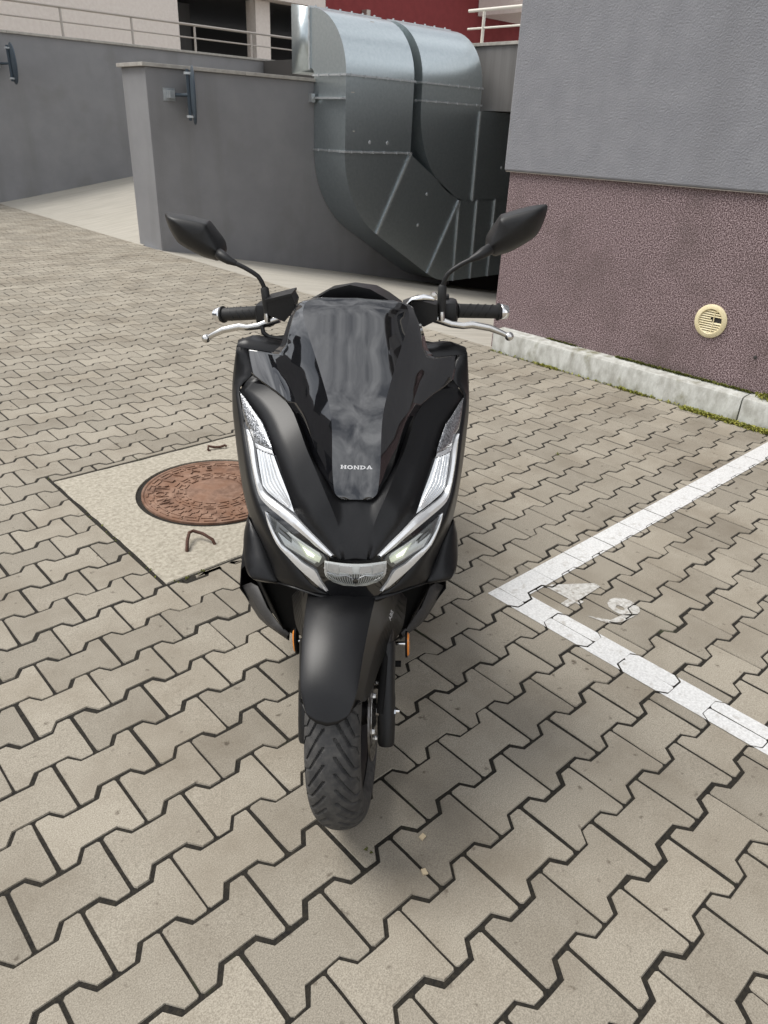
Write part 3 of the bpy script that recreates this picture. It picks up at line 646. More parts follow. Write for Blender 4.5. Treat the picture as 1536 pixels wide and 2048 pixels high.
NOSE = [[(-0.25576,0.332,0.90215),(-0.24055,0.332,0.92268),(-0.226,0.336,0.93648)],[(-0.22556,0.275,0.87952),(-0.17982,0.295,0.92008),(-0.17091,0.305,0.90724)],[(-0.20011,0.235,0.8656),(-0.14021,0.24,0.89578),(-0.13049,0.255,0.88902)],[(-0.1745,0.172,0.83152),(-0.12243,0.195,0.8734),(-0.10941,0.215,0.85992)],[(-0.15058,0.12,0.78637),(-0.10521,0.15,0.84211),(-0.09486,0.18,0.82972)],[(-0.13705,0.092,0.75541),(-0.09237,0.125,0.82125),(-0.08141,0.155,0.8041)],[(-0.12383,0.07,0.72797),(-0.08045,0.103,0.80146),(-0.06274,0.125,0.7895)],[(-0.09808,0.046,0.70619),(-0.06098,0.07,0.76745),(-0.04792,0.105,0.77067)],[(-0.069,0.028,0.6826),(-0.04252,0.051,0.72872),(-0.02953,0.088,0.7527)],[(-0.04722,0.016,0.6647),(-0.02947,0.033,0.69335),(-0.01877,0.047,0.71465)],[(-0.03447,0.01,0.65322),(-0.02385,0.015,0.66627),(-0.01307,0.021,0.67536)],[(-0.03103,0.012,0.64692),(-0.02176,0.01,0.65031),(-0.01101,0.008,0.65159)]]
BEZEL = [[(-0.25609,0.335,0.90115),(-0.25965,0.338,0.89799)],[(-0.22556,0.275,0.87952),(-0.2486,0.292,0.86871)],[(-0.20011,0.235,0.8656),(-0.24097,0.26,0.8395)],[(-0.1745,0.172,0.83152),(-0.22977,0.205,0.80421)],[(-0.15058,0.12,0.78637),(-0.21975,0.16,0.76653)],[(-0.12383,0.07,0.72797),(-0.20454,0.118,0.73317)],[(-0.09808,0.046,0.70619),(-0.18305,0.085,0.69639)],[(-0.069,0.028,0.6826),(-0.1567,0.058,0.65684)],[(-0.03447,0.01,0.65322),(-0.1234,0.04,0.62056)],[(-0.02855,0.004,0.62632),(-0.08996,0.028,0.58006)],[(-0.02375,0.01,0.58762),(-0.05258,0.02,0.55864)]]
FLANK = [[(-0.24277,0.382,0.98454),(-0.26344,0.375,0.9906)],[(-0.22803,0.338,0.93906),(-0.27453,0.378,0.92209)],[(-0.25688,0.334,0.90847),(-0.27663,0.365,0.88854)],[(-0.2486,0.292,0.86871),(-0.27488,0.34,0.85069)],[(-0.24097,0.26,0.8395),(-0.27012,0.318,0.81628)],[(-0.22977,0.205,0.80421),(-0.26241,0.285,0.76933)],[(-0.21975,0.16,0.76653),(-0.25294,0.25,0.72384)],[(-0.20454,0.118,0.73317),(-0.24146,0.212,0.68503)],[(-0.18305,0.085,0.69639),(-0.2238,0.165,0.65223)],[(-0.1567,0.058,0.65684),(-0.1984,0.122,0.62337)],[(-0.1234,0.04,0.62056),(-0.17801,0.088,0.59039)],[(-0.08996,0.028,0.58006),(-0.16434,0.07,0.55904)],[(-0.05258,0.02,0.55864),(-0.08987,0.032,0.55725)]]
LOWER = [[(-0.22885,0.172,0.65726),(-0.2339,0.192,0.64999)],[(-0.21305,0.146,0.64064),(-0.24052,0.166,0.62915)],[(-0.19857,0.124,0.6222),(-0.24192,0.143,0.5972)],[(-0.17815,0.09,0.58914),(-0.23556,0.106,0.57439)],[(-0.16709,0.074,0.5655),(-0.22908,0.092,0.56147)],[(-0.16447,0.072,0.55773),(-0.22369,0.089,0.55612)]]
CHIN = [[(-0.16461,0.074,0.55505)],[(-0.12397,0.05,0.55554)],[(-0.08234,0.03,0.55184)],[(-0.05236,0.018,0.54468)],[(-0.02617,0.014,0.54107)],[(0.00566,0.012,0.54013)]]
SIGNAL = [(-0.25418,0.33041,0.89859),(-0.23927,0.30496,0.89115),(-0.21921,0.26701,0.87848),(-0.19801,0.23148,0.86456),(-0.18382,0.19638,0.84548),(-0.17449,0.17157,0.83089),(-0.17359,0.16676,0.82488),(-0.19214,0.18565,0.82544),(-0.21254,0.20957,0.82528),(-0.22047,0.23368,0.83791),(-0.23618,0.26102,0.84749),(-0.24435,0.28839,0.87012)]
DIVIDER = [(-0.21254,0.20957,0.82528),(-0.19214,0.18565,0.82544),(-0.17359,0.16676,0.82488),(-0.16959,0.15914,0.81895),(-0.19188,0.17914,0.81804),(-0.20924,0.19824,0.819)]
DAYLIGHT = [(-0.20749,0.1943,0.81742),(-0.19185,0.17807,0.81647),(-0.16956,0.15808,0.81739),(-0.15444,0.12577,0.7897),(-0.13715,0.09531,0.75784),(-0.12458,0.07127,0.72935),(-0.15376,0.09657,0.73851),(-0.18248,0.12391,0.75045),(-0.19226,0.13582,0.75856),(-0.20005,0.16238,0.78642)]
MAIN = [(-0.18144,0.09468,0.71425),(-0.16063,0.07803,0.70461),(-0.13461,0.06039,0.68949),(-0.09784,0.03774,0.67336),(-0.06436,0.02226,0.65745),(-0.05772,0.0182,0.64723),(-0.07562,0.02241,0.62742),(-0.09763,0.03218,0.63631),(-0.1234,0.04388,0.64835),(-0.1474,0.05471,0.65884),(-0.16427,0.0714,0.68304)]
STRIP = [[(-0.23315,0.2488,0.83785),(-0.2282,0.24547,0.8405)],[(-0.22648,0.2155,0.81637),(-0.21456,0.21114,0.82459)],[(-0.21907,0.18463,0.79261),(-0.20762,0.17791,0.79578)],[(-0.2099,0.15257,0.76603),(-0.20019,0.14869,0.77214)],[(-0.19837,0.1215,0.73981),(-0.1922,0.13343,0.75475)],[(-0.18164,0.10227,0.72695),(-0.18036,0.11758,0.74533)],[(-0.15705,0.08221,0.7149),(-0.15367,0.09378,0.73582)],[(-0.12724,0.05903,0.70076),(-0.12379,0.0681,0.72363)],[(-0.09793,0.04156,0.68373),(-0.09444,0.04376,0.70333)],[(-0.07242,0.02693,0.66727),(-0.06901,0.02814,0.68335)],[(-0.04702,0.01492,0.65353),(-0.04357,0.01479,0.66124)]]
LOWSTRIP = [[(-0.18641,0.09909,0.7173),(-0.17957,0.09412,0.71499)],[(-0.17929,0.08228,0.69371),(-0.16653,0.07356,0.68603)],[(-0.16119,0.06099,0.65933),(-0.15002,0.05739,0.66321)],[(-0.13712,0.04723,0.63422),(-0.1234,0.04344,0.64519)],[(-0.11416,0.03664,0.61226),(-0.10347,0.03355,0.62985)],[(-0.09077,0.02811,0.59237),(-0.08028,0.02371,0.61881)],[(-0.07139,0.02343,0.57644),(-0.06792,0.01983,0.5943)],[(-0.05568,0.02014,0.56661),(-0.05426,0.01951,0.56972)]]
CENTRE = [(-0.06138,0.02005,0.65033),(-0.03266,0.00919,0.65203),(0.00023,-0.00278,0.65828)]
M_RIM = [(-0.4366, 0.505, 1.2738), (-0.426, 0.505, 1.2776), (-0.3896, 0.505, 1.2729), (-0.342, 0.505, 1.2607), (-0.3328, 0.505, 1.256), (-0.3184, 0.505, 1.2354), (-0.306, 0.505, 1.2169), (-0.303, 0.505, 1.2018), (-0.3052, 0.505, 1.1891), (-0.3221, 0.505, 1.1715), (-0.337, 0.505, 1.1736), (-0.3659, 0.505, 1.183), (-0.4077, 0.505, 1.207), (-0.4205, 0.505, 1.2212), (-0.4313, 0.505, 1.2466)]
M_IN = [(-0.4067, 0.468, 1.2636), (-0.3989, 0.468, 1.2668), (-0.3764, 0.468, 1.263), (-0.334, 0.468, 1.2545), (-0.3312, 0.468, 1.2489), (-0.3255, 0.468, 1.2287), (-0.3183, 0.468, 1.2105), (-0.3126, 0.468, 1.199), (-0.3112, 0.468, 1.1945), (-0.3177, 0.468, 1.1888), (-0.3258, 0.468, 1.192), (-0.3512, 0.468, 1.2042), (-0.38, 0.468, 1.2251), (-0.3904, 0.468, 1.2366), (-0.4025, 0.468, 1.2524)]

# ------------------------------------------------------------------ the scooter, in its own frame: x to its left side, y rearward, z up, front tyre contact at 0
M['satin'] = mat('satin_black_paint', (0.007, 0.007, 0.0078), 0.34, 0.0, col2=(0.009, 0.009, 0.0098), scale=300, spec=0.34, bump=0.02, bscale=900, bdist=0.0005)
M['gloss'] = mat('gloss_black', (0.004, 0.004, 0.005), 0.035, coat=1.0, coat_rough=0.015, spec=0.6)
M['screen'] = mat('smoked_screen', (0.003, 0.003, 0.004), 0.03, coat=1.0, coat_rough=0.01, spec=1.0); M['screen'].node_tree.nodes['Principled BSDF'].inputs['Coat IOR'].default_value = 1.52
M['plastic'] = mat('black_plastic', (0.008, 0.008, 0.0085), 0.46, spec=0.4, col2=(0.011, 0.011, 0.0115), scale=200, bump=0.15, bscale=900, bdist=0.0006)
M['plastic_grey'] = mat('charcoal_plastic', (0.034, 0.032, 0.031), 0.55, col2=(0.042, 0.040, 0.038), scale=200, bump=0.2, bscale=900, bdist=0.0006)
M['under'] = mat('underbody_plastic', (0.006, 0.006, 0.006), 0.75, spec=0.2)
M['rubber'] = mat('tyre_rubber', (0.034, 0.034, 0.035), 0.72, col2=(0.085, 0.082, 0.077), scale=45, lo=0.40, hi=0.75, bump=0.3, bscale=320, bdist=0.0008)
M['grip'] = mat('grip_rubber', (0.014, 0.014, 0.014), 0.6)
M['chrome'] = mat('chrome', (0.80, 0.80, 0.80), 0.07, 1.0)
M['alu'] = mat('polished_aluminium', (0.66, 0.65, 0.63), 0.24, 1.0)
M['steel'] = mat('brushed_steel', (0.40, 0.39, 0.38), 0.34, 1.0, col2=(0.24, 0.22, 0.20), scale=60)
M['alloy'] = mat('dark_alloy', (0.022, 0.020, 0.020), 0.42, 0.5)
M['lens'] = mat('clear_lens_prisms', (0.55, 0.56, 0.58), 0.16, 0.85, col2=(0.16, 0.165, 0.17), scale=210, lo=0.42, hi=0.58, bump=0.9, bscale=260, bdist=0.002, coat=1.0)
M['drl'] = mat('daylight_guide', (0.70, 0.72, 0.74), 0.25, 0.1, coat=1.0, emit=(0.9, 0.95, 1.0), estr=0.12)
M['silver'] = mat('satin_silver_trim', (0.80, 0.81, 0.82), 0.26, 0.5, coat=1.0)
M['reflector'] = mat('lamp_reflector', (0.80, 0.82, 0.79), 0.26, 0.12, coat=1.0)
M['lamp_dark'] = mat('lamp_housing', (0.17, 0.175, 0.17), 0.16, 0.35, coat=1.0)
M['led'] = mat('lit_led', (0.9, 0.93, 0.82), 0.3, emit=(0.93, 1.0, 0.80), estr=0.75)
M['led_glow'] = mat('led_lens_glow', (0.75, 0.78, 0.66), 0.25, 0.2, col2=(0.55, 0.57, 0.45), scale=160, coat=1.0, emit=(0.93, 1.0, 0.78), estr=0.22)
M['clear'] = bpy.data.materials.new('clear_cover'); M['clear'].use_nodes = True
_t = M['clear'].node_tree; _t.nodes.clear(); _o = _t.nodes.new('ShaderNodeOutputMaterial'); _m = _t.nodes.new('ShaderNodeMixShader'); _tr = _t.nodes.new('ShaderNodeBsdfTransparent'); _gl = _t.nodes.new('ShaderNodeBsdfGlossy'); _fr = _t.nodes.new('ShaderNodeFresnel')
_gl.inputs['Roughness'].default_value = 0.02; _fr.inputs['IOR'].default_value = 1.45; _tr.inputs['Color'].default_value = (0.93, 0.94, 0.95, 1)
_t.links.new(_fr.outputs[0], _m.inputs[0]); _t.links.new(_tr.outputs[0], _m.inputs[1]); _t.links.new(_gl.outputs[0], _m.inputs[2]); _t.links.new(_m.outputs[0], _o.inputs['Surface'])
M['amber'] = mat('amber_reflector', (0.75, 0.20, 0.015), 0.25, col2=(0.9, 0.32, 0.03), scale=300, coat=1.0)
M['letter'] = mat('silver_lettering', (0.78, 0.78, 0.78), 0.3, 0.2)
M['badge'] = mat('grey_lettering', (0.40, 0.40, 0.40), 0.4)
M['seat'] = mat('seat_vinyl', (0.020, 0.019, 0.019), 0.6, bump=0.3, bscale=700, bdist=0.0008)

bike = tag(empty('motor_scooter', (0.8304, 0.9632, 0.0), (0, R(0.6), R(5.7) - PSI)), 'satin black motor scooter parked head on on the pavers', 'scooter')
RK = R(26.5); AX = Vector((0, math.sin(RK), math.cos(RK))); AP = Vector((0, -0.079, 0)); _sr = Matrix.Rotation(R(-10.27), 4, AX)
def S(p): return AP + (_sr @ (Vector(p) - AP))               # steering turned to the scooter's right
def mir(p): return (-p[0], p[1], p[2])
def cat(p0, p1, p2, p3, t):
    return tuple(0.5 * (2 * b + (c - a) * t + (2 * a - 5 * b + 4 * c - d) * t * t + (3 * b - a - 3 * c + d) * t ** 3) for a, b, c, d in zip(p0, p1, p2, p3))
def smooth_rows(rows, n):
    o = []
    for i in range(len(rows) - 1):
        a, b_, c_, d_ = rows[max(i - 1, 0)], rows[i], rows[i + 1], rows[min(i + 2, len(rows) - 1)]
        for k in range(n): o.append([cat(*z_, k / n) for z_ in zip(a, b_, c_, d_)])
    return o + [list(rows[-1])]
def lerp(a, b_, t): return tuple(x + (y - x) * t for x, y in zip(a, b_))
def sides(fn):
    """build a left and a right copy of a part: fn(transform, sign)"""
    for sg in (-1, 1): fn((lambda p, sg=sg: (p[0] * -sg if True else 0, p[1], p[2])), sg)
CPROF = [(0.50, 0.02), (0.753, 0.082), (0.817, 0.127), (0.925, 0.215), (1.014, 0.285), (1.117, 0.352), (1.3, 0.5)]
def cprof(z):
    for (a, ya), (b_, yb) in zip(CPROF, CPROF[1:]):
        if z <= b_: return ya + (yb - ya) * (z - a) / (b_ - a)
    return 0.5

# windscreen
rows = []
def relax(pts, n_):
    for _ in range(n_): pts = [pts[0], pts[1], pts[2]] + [tuple((pts[i - 1][q_] + 2 * pts[i][q_] + pts[i + 1][q_]) / 4 for q_ in range(3)) for i in range(3, len(pts) - 2)] + pts[-2:]
    return pts
SCREEN = list(zip(relax([r[0] for r in SCREEN], 2), [r[1] for r in SCREEN]))
for K, E_ in SCREEN:
    bulge = 1.7 * K[0] ** 2; C_ = (0.0, K[1] - bulge, K[2] + 0.35 * bulge)
    half = [lerp(C_, K, t) for t in (0, .25, .5, .75)]
    half = [(p[0], C_[1] + (K[1] - C_[1]) * (p[0] / K[0]) ** 2 if abs(K[0]) > 1e-6 else p[1], p[2]) for p in half] + [K]
    d = Vector(E_) - Vector(K)
    for t in (.25, .5, .75, 1.0):
        p = Vector(K) + d * t; p.y -= 0.10 * d.length * t * (1 - t); half.append(tuple(p))
    rows.append(half)
rows = smooth_rows(rows, 4)
sb_ = MB()
edge_ = [r[-1] for r in rows[8 * 4:12 * 4 + 1]]; wing = []
for i, e in enumerate(edge_):
    t = i / (len(edge_) - 1); rw = [e]
    for k in range(1, 10):
        u = k / 9 * 3; q0 = min(int(u), 2); f2 = u - q0
        lo_, hi_ = lerp(WING_LOW[q0], WING_LOW[q0 + 1], f2), lerp(WING_TOP[q0], WING_TOP[q0 + 1], f2)
        rw.append(lerp(lo_, hi_, t))
    wing.append(rw)
sb_.grid(wing); sb_.grid([[mir(p) for p in r] for r in wing])
rows = [[mir(p) for p in r[:0:-1]] + r for r in rows]
scr = sb_.grid(rows).build('windscreen', 'screen', bike, smooth=85, thick=0.0035)
from mathutils.kdtree import KDTree
_kp = [r[c_] for r in rows for c_ in (4, 12)]; _kd = KDTree(len(_kp))
for i, p in enumerate(_kp): _kd.insert(p, i)
_kd.balance(); _on = [_kd.find(v.co)[2] < 2e-4 for v in scr.data.vertices]
for e in scr.data.edges:
    if _on[e.vertices[0]] and _on[e.vertices[1]]: e.use_edge_sharp = True
from mathutils.bvhtree import BVHTree
_bv = BVHTree.FromPolygons([tuple(v.co) for v in scr.data.vertices], [tuple(p.vertices) for p in scr.data.polygons])
def on_screen(x, z):
    h_ = _bv.ray_cast(Vector((x, -1, z)), Vector((0, 1, 0))); return h_[0].y
# slab letters on the screen
LET = {'H': [[(0, 0), (.38, 0), (.38, .14), (.28, .14), (.28, .86), (.38, .86), (.38, 1), (0, 1), (0, .86), (.08, .86), (.08, .14), (0, .14)], [(.62, 0), (1, 0), (1, .14), (.92, .14), (.92, .86), (1, .86), (1, 1), (.62, 1), (.62, .86), (.72, .86), (.72, .14), (.62, .14)], [(.28, .42), (.72, .42), (.72, .58), (.28, .58)]],
       'N': [[(0, 0), (.34, 0), (.34, .14), (.25, .14), (.25, .86), (.34, .86), (.34, 1), (0, 1), (0, .86), (.08, .86), (.08, .14), (0, .14)], [(.66, 0), (.92, 0), (.92, .86), (1, .86), (1, 1), (.66, 1), (.66, .86), (.75, .86), (.75, .14), (.66, .14)], [(.25, .95), (.25, .70), (.75, .05), (.75, .30)]],
       'D': [[(0, 0), (.35, 0), (.35, .14), (.28, .14), (.28, .86), (.35, .86), (.35, 1), (0, 1), (0, .86), (.08, .86), (.08, .14), (0, .14)]],
       'A': [[(0, 0), (.36, 0), (.36, .14), (.26, .14), (.52, .84), (.60, 1), (.40, 1), (.10, .14), (0, .14)], [(.60, 0), (1, 0), (1, .14), (.92, .14), (.60, 1), (.50, .84), (.70, .14), (.60, .14)], [(.30, .26), (.70, .26), (.66, .40), (.34, .40)]]}
def ring2(w, h_, wi, hi, n, a0, a1, cx=.5):
    o = []
    for k in range(n):
        t0, t1 = a0 + (a1 - a0) * k / n, a0 + (a1 - a0) * (k + 1) / n
        o.append([(cx + w * math.cos(t0), .5 + h_ * math.sin(t0)), (cx + w * math.cos(t1), .5 + h_ * math.sin(t1)), (cx + wi * math.cos(t1), .5 + hi * math.sin(t1)), (cx + wi * math.cos(t0), .5 + hi * math.sin(t0))])
    return o
LET['O'] = ring2(.5, .52, .28, .36, 20, 0, 2 * math.pi); LET['D'] += ring2(.66, .5, .44, .36, 10, -math.pi / 2, math.pi / 2, .30)
hz = 0.8205; LW, LH = 0.0118, 0.0082
for k, ch in enumerate('HONDA'):
    b = MB()
    for poly in LET[ch]:
        pts = []
        for u, v in poly:
            x = (k - 2.5) * 0.01335 + u * LW + 0.0008; t = (v - .5) * LH; z = hz + t * 0.80; pts.append((x, on_screen(x, z) - 0.0030, z))
        b.prism(pts, (0, 0.0016, 0))
    b.build('letter', 'letter', scr)

# nose panel between the lamps
rows = []
for i, (O, Rg, I) in enumerate(NOSE):
    if i < 8: C_ = (0.0, cprof(I[2]) + 0.03, I[2])
    else: C_ = {8: (0, .0835, .757), 9: (0, .049, .713), 10: (0, .019, .677), 11: (0, .009, .652)}[i]
    n2 = lerp(O, Rg, .5); n2 = (n2[0], n2[1] + 0.004, n2[2] - 0.002)
    rows.append([O, n2, Rg, lerp(Rg, I, .5), I, lerp(I, C_, .5), C_])
rows = smooth_rows(rows, 3)
rows = [r + [mir(p) for p in r[-2::-1]] for r in rows]
MB().grid(rows).build('nose_panel', 'satin', bike, smooth=32, thick=0.003)

# lamp bezel, gloss black
b = MB()
up = smooth_rows([[b_, lerp(b_, o, .5), o] for o, b_ in BEZEL[:9]], 3)
cen = [(0, .004, .655), (0, -.004, .630), (0, .004, .588)]
lowr = [[BEZEL[8 + k][1], lerp(BEZEL[8 + k][1], BEZEL[8 + k][0], .5), BEZEL[8 + k][0], cen[k]] for k in range(3)] + [[(-.050, .020, .556), (-.036, .018, .553), (-.02, .016, .551), (0, .014, .550)]]
for sgn in (1, -1):
    f_ = (lambda p: p) if sgn == 1 else mir
    b.grid([[f_(p) for p in r] for r in up]); b.grid([[f_(p) for p in r] for r in lowr])
b.build('lamp_bezel', 'gloss', bike, smooth=35)

# side fairings
def flank(f_, sg):
    rws = []
    for i, (Bp, Sp) in enumerate(FLANK):
        back = (Sp[0] * (1.01 if i > 3 else 0.985), Sp[1] + (0.10 if i < 9 else 0.13), Sp[2] - (0.005 if i < 9 else -0.02))
        rws.append([lerp(Bp, Sp, 0.0), lerp(Bp, Sp, .45), lerp(Bp, Sp, .85), (Sp[0], Sp[1] + .006, Sp[2]), back])
    rws = smooth_rows(rws, 3)
    MB().grid([[f_(p) for p in r] for r in rws]).build('front_fairing', 'satin', bike, smooth=38, thick=0.003)
    # cowl behind the wing of the screen
    b = MB(); A = FLANK[0][1]; Bq = FLANK[0][0]
    b.grid([[f_(p) for p in r] for r in [[A, Bq, (-.175, .345, .985), (-.10, .40, .985)], [(A[0], A[1] + .03, A[2] + .006), (-.232, .425, 1.003), (-.165, .42, .992), (-.10, .43, .985)], [(-.255, .475, .982), (-.225, .50, .985), (-.165, .50, .975), (-.10, .50, .965)]]])
    b.build('cowl_top', 'satin', bike, smooth=35, thick=0.003)
    lw = []
    for I, O in LOWER:
        mid = lerp(I, O, .55); lw.append([I, (mid[0], mid[1] - .004, mid[2] + .002), lerp(I, O, .9), (O[0], O[1] + .008, O[2]), (O[0] * 1.0, O[1] + .20, O[2] - .02)])
    lw = smooth_rows(lw, 2)
    last = lw[-1]; lw.append([(p[0] * .97, p[1] + .012, p[2] - .012) for p in last]); lw.append([(p[0] * .80, p[1] + .05, p[2] - .006) for p in last])
    MB().grid([[f_(p) for p in r] for r in lw]).build('leg_shield', 'satin', bike, smooth=30, thick=0.003)
for sg in (1, -1): flank((lambda p: p) if sg == 1 else mir, sg)
# chin lip
top = [FLANK[11][1], (-.124, .046, .561), FLANK[12][1], (-.053, .0205, .558), (-.026, .016, .5535), (0, .0145, .552)]
chin = [CHIN[k][0] for k in range(5)] + [(0, .012, .540)]
rows = [top, [(lerp(a, c, .5)[0], lerp(a, c, .5)[1] - .003, lerp(a, c, .5)[2]) for a, c in zip(top, chin)], chin, [(p[0], p[1] + .012, p[2] - .006) for p in chin], [(p[0] * .9, p[1] + .11, p[2] + .01) for p in chin]]
rows = [r + [mir(p) for p in r[-2::-1]] for r in rows]
MB().grid(rows).build('chin_lip', 'satin', bike, smooth=35, thick=0.002)
# back of the shield, footwell, under parts
b = MB(); b.grid([[(-.255, .475, .98), (-.12, .52, .99), (.12, .52, .99), (.255, .475, .98)], [(-.265, .43, .85), (-.12, .50, .86), (.12, .50, .86), (.265, .43, .85)], [(-.245, .38, .62), (-.11, .47, .66), (.11, .47, .66), (.245, .38, .62)], [(-.24, .42, .42), (-.11, .52, .46), (.11, .52, .46), (.24, .42, .42)]]); b.build('inner_shield', 'plastic', bike, smooth=40, thick=0.003)
b = MB(); b.grid([[(x, .135 + abs(x) * .2, .565) for x in (-.20, -.1, 0, .1, .20)], [(x, .30, .56) for x in (-.21, -.1, 0, .1, .21)], [(x, .33, .40) for x in (-.215, -.1, 0, .1, .215)], [(x, .335, .24) for x in (-.17, -.1, 0, .1, .17)], [(x, .42, .15) for x in (-.14, -.1, 0, .1, .14)], [(x, .95, .15) for x in (-.14, -.1, 0, .1, .14)]]); b.build('inner_fender', 'under', bike, smooth=40, thick=0.003)
for sg in (1, -1):
    MB().grid([[(sg * .215, .22, .56), (sg * .225, .32, .555), (sg * .24, .45, .55)], [(sg * .22, .31, .40), (sg * .235, .38, .41), (sg * .25, .48, .42)], [(sg * .165, .325, .24), (sg * .20, .37, .27), (sg * .25, .47, .31)]]).build('under_panel', 'under', bike, smooth=40, thick=0.003)
def skirt(f_, sg):
    o = [(-.295, .50, .258), (-.270, .48, .219), (-.240, .44, .195), (-.215, .40, .199), (-.152, .33, .200)]
    i_ = [(-.262, .46, .301), (-.240, .43, .308), (-.212, .38, .273), (-.180, .35, .241), (-.150, .31, .238)]
    m_ = [tuple(x + d for x, d in zip(lerp(a, c, .45), (-.006, -.006, .004))) for a, c in zip(o, i_)]
    MB().grid([[f_(p) for p in r] for r in (i_, m_, o, [(p[0], p[1] + .06, p[2] - .02) for p in o])]).build('belly_skirt', 'plastic_grey', bike, smooth=12, thick=0.003)
    sec = lambda y, k: [(-.13, y, .16), (-.20 * k, y, .185), (-.275 * k, y, .235), (-.298 * k, y, .275), (-.292 * k, y, .34), (-.245 * k, y, .385), (-.13, y, .39)]
    MB().grid([[f_(p) for p in sec(y, k)] for y, k in ((.47, .985), (.6, 1.0), (.85, .98), (1.05, .90), (1.15, .80))]).build('floor_side', 'satin', bike, smooth=30, thick=0.003)
for sg in (1, -1): skirt((lambda p: p) if sg == 1 else mir, sg)
def loft(name, secs, m, sm=35):
    b = MB(); b.grid(secs, close=True); n_ = len(secs[0]); e = (len(secs) - 1) * n_
    b.f.append(tuple(range(n_))[::-1]); b.f.append(tuple(e + k for k in range(n_))); return b.build(name, m, bike, smooth=sm)
def oval(y, w, z0, z1, n_=14, pw=0.6):
    o = []
    for k in range(n_):
        t = 2 * math.pi * k / n_; c, s = math.cos(t), math.sin(t)
        o.append((w * math.copysign(abs(c) ** pw, c), y, (z0 + z1) / 2 + (z1 - z0) / 2 * math.copysign(abs(s) ** pw, s)))
    return o
loft('centre_tunnel', [oval(.46, .11, .36, .70), oval(.60, .11, .36, .62), oval(.80, .115, .36, .60), oval(.95, .13, .36, .66)], 'satin')
loft('rear_body', [oval(.92, .13, .40, .66), oval(1.05, .17, .42, .70), oval(1.25, .19, .46, .73), oval(1.45, .165, .54, .76), oval(1.62, .10, .62, .78), oval(1.70, .05, .68, .78)], 'satin')
loft('seat', [oval(.84, .09, .64, .70), oval(.92, .13, .66, .745), oval(1.10, .15, .69, .765), oval(1.26, .155, .70, .785), oval(1.34, .15, .71, .835), oval(1.52, .13, .74, .845), oval(1.62, .09, .76, .83)], 'seat')
b = MB(); b.tube([(-.11, 1.45, .80), (-.115, 1.62, .83), (-.06, 1.73, .84), (.06, 1.73, .84), (.115, 1.62, .83), (.11, 1.45, .80)], .014, 10); b.build('grab_rail', 'satin', bike, smooth=60)
b = MB(); b.box((-.09, 1.70, .66), (.09, 1.735, .72), .01); b.build('tail_lamp', mat('tail_lamp_red', (.35, .01, .01), .2, coat=1), bike)
b = MB(); b.prism([(-.10, 1.50, .60), (.10, 1.50, .60), (.09, 1.80, .40), (-.09, 1.80, .40)], (0, .012, -.012)); b.build('rear_mudguard', 'plastic', bike)
b = MB(); b.box((-.10, .92, .17), (.09, 1.22, .36), .03); b.tube([(.10, 1.0, .27), (.10, 1.33, .265)], .075, 18); b.build('engine', 'alloy', bike, smooth=40)
b = MB(); b.tube([(-.17, 1.10, .26), (-.19, 1.25, .30), (-.20, 1.62, .40)], [.045, .065, .068], 18); b.build('muffler', 'plastic', bike, smooth=50)
b = MB(); b.tube([(.13, .78, .20), (.24, .74, .012)], .012, 8); b.box((.215, .715, -.002), (.27, .76, .012)); b.build('side_stand', 'alloy', bike, smooth=50)
for sx in (-1, 1):
    b = MB(); b.tube([(sx * .13, 1.34, .27), (sx * .14, 1.42, .62)], .022, 12); b.build('rear_shock', 'steel', bike, smooth=50)

# ------------------------------------------------------------------ wheels
def tyre_mesh(par, R0, half, c, nth, nps, f_, grooves):
    """toroidal tread with cut grooves; c = axle"""
    b = MB(); prof = []
    for k in range(nps + 1):
        u = -1 + 2 * k / nps; x = half * math.sin(u * 1.32) / math.sin(1.32); drop = 0.036 * (1 - math.cos(u * 1.32)) / (1 - math.cos(1.32)); prof.append((u, x, R0 - drop))
    side = [(half * 1.02, R0 - .050), (half * 1.00, R0 - .062), (half * .80, R0 - .074), (half * .72, R0 - .078)]
    rows = []
    for i in range(nth):
        th = 2 * math.pi * i / nth; rw = []
        for x, r_ in side[::-1]: rw.append((-x, r_))
        for u, x, r_ in prof:
            g = grooves(u, th) if grooves else 0.0
            rw.append((x, r_ - g))
        rw += side
        rows.append([f_((c[0] + x, c[1] - r_ * math.cos(th), c[2] + r_ * math.sin(th))) for x, r_ in rw])
    rows.append(rows[0]); b.grid(rows)
    return b.build('tyre', 'rubber', par, smooth=28)
NP = 44; PER = 2 * math.pi / NP
def segd(px, py, a, b_):
    ax, ay = a; bx, by = b_; dx, dy = bx - ax, by - ay; t = max(0, min(1, ((px - ax) * dx + (py - ay) * dy) / (dx * dx + dy * dy))); return math.hypot(px - ax - dx * t, py - ay - dy * t)
def tread(u, th):
    """chevron cuts: coordinates in metres on the unrolled tread"""
    sgn = 1 if u > 0 else -1; x = abs(u) * 0.055; arc = PER * 0.25
    y = (th + (PER * 0.5 if sgn > 0 else 0)) % (2 * PER) * 0.25; p2 = 2 * arc; best = 9
    for k in (-2, -1, 0, 1, 2):
        yy = y + k * p2
        for (a, b_, w) in (((.008, 0.078), (.040, 0.008), 1.0), ((.040, .008), (.053, .005), 1.0), ((.008, .078 + arc), (.032, .026 + arc), 1.0), ((.032, .026 + arc), (.046, .018 + arc), 1.0), ((.043, .056), (.053, .036), .9)):
            best = min(best, segd(x, yy, a, b_) / w)
    return 0.0055 * max(0.0, min(1.0, (0.0023 - best) / 0.0010))
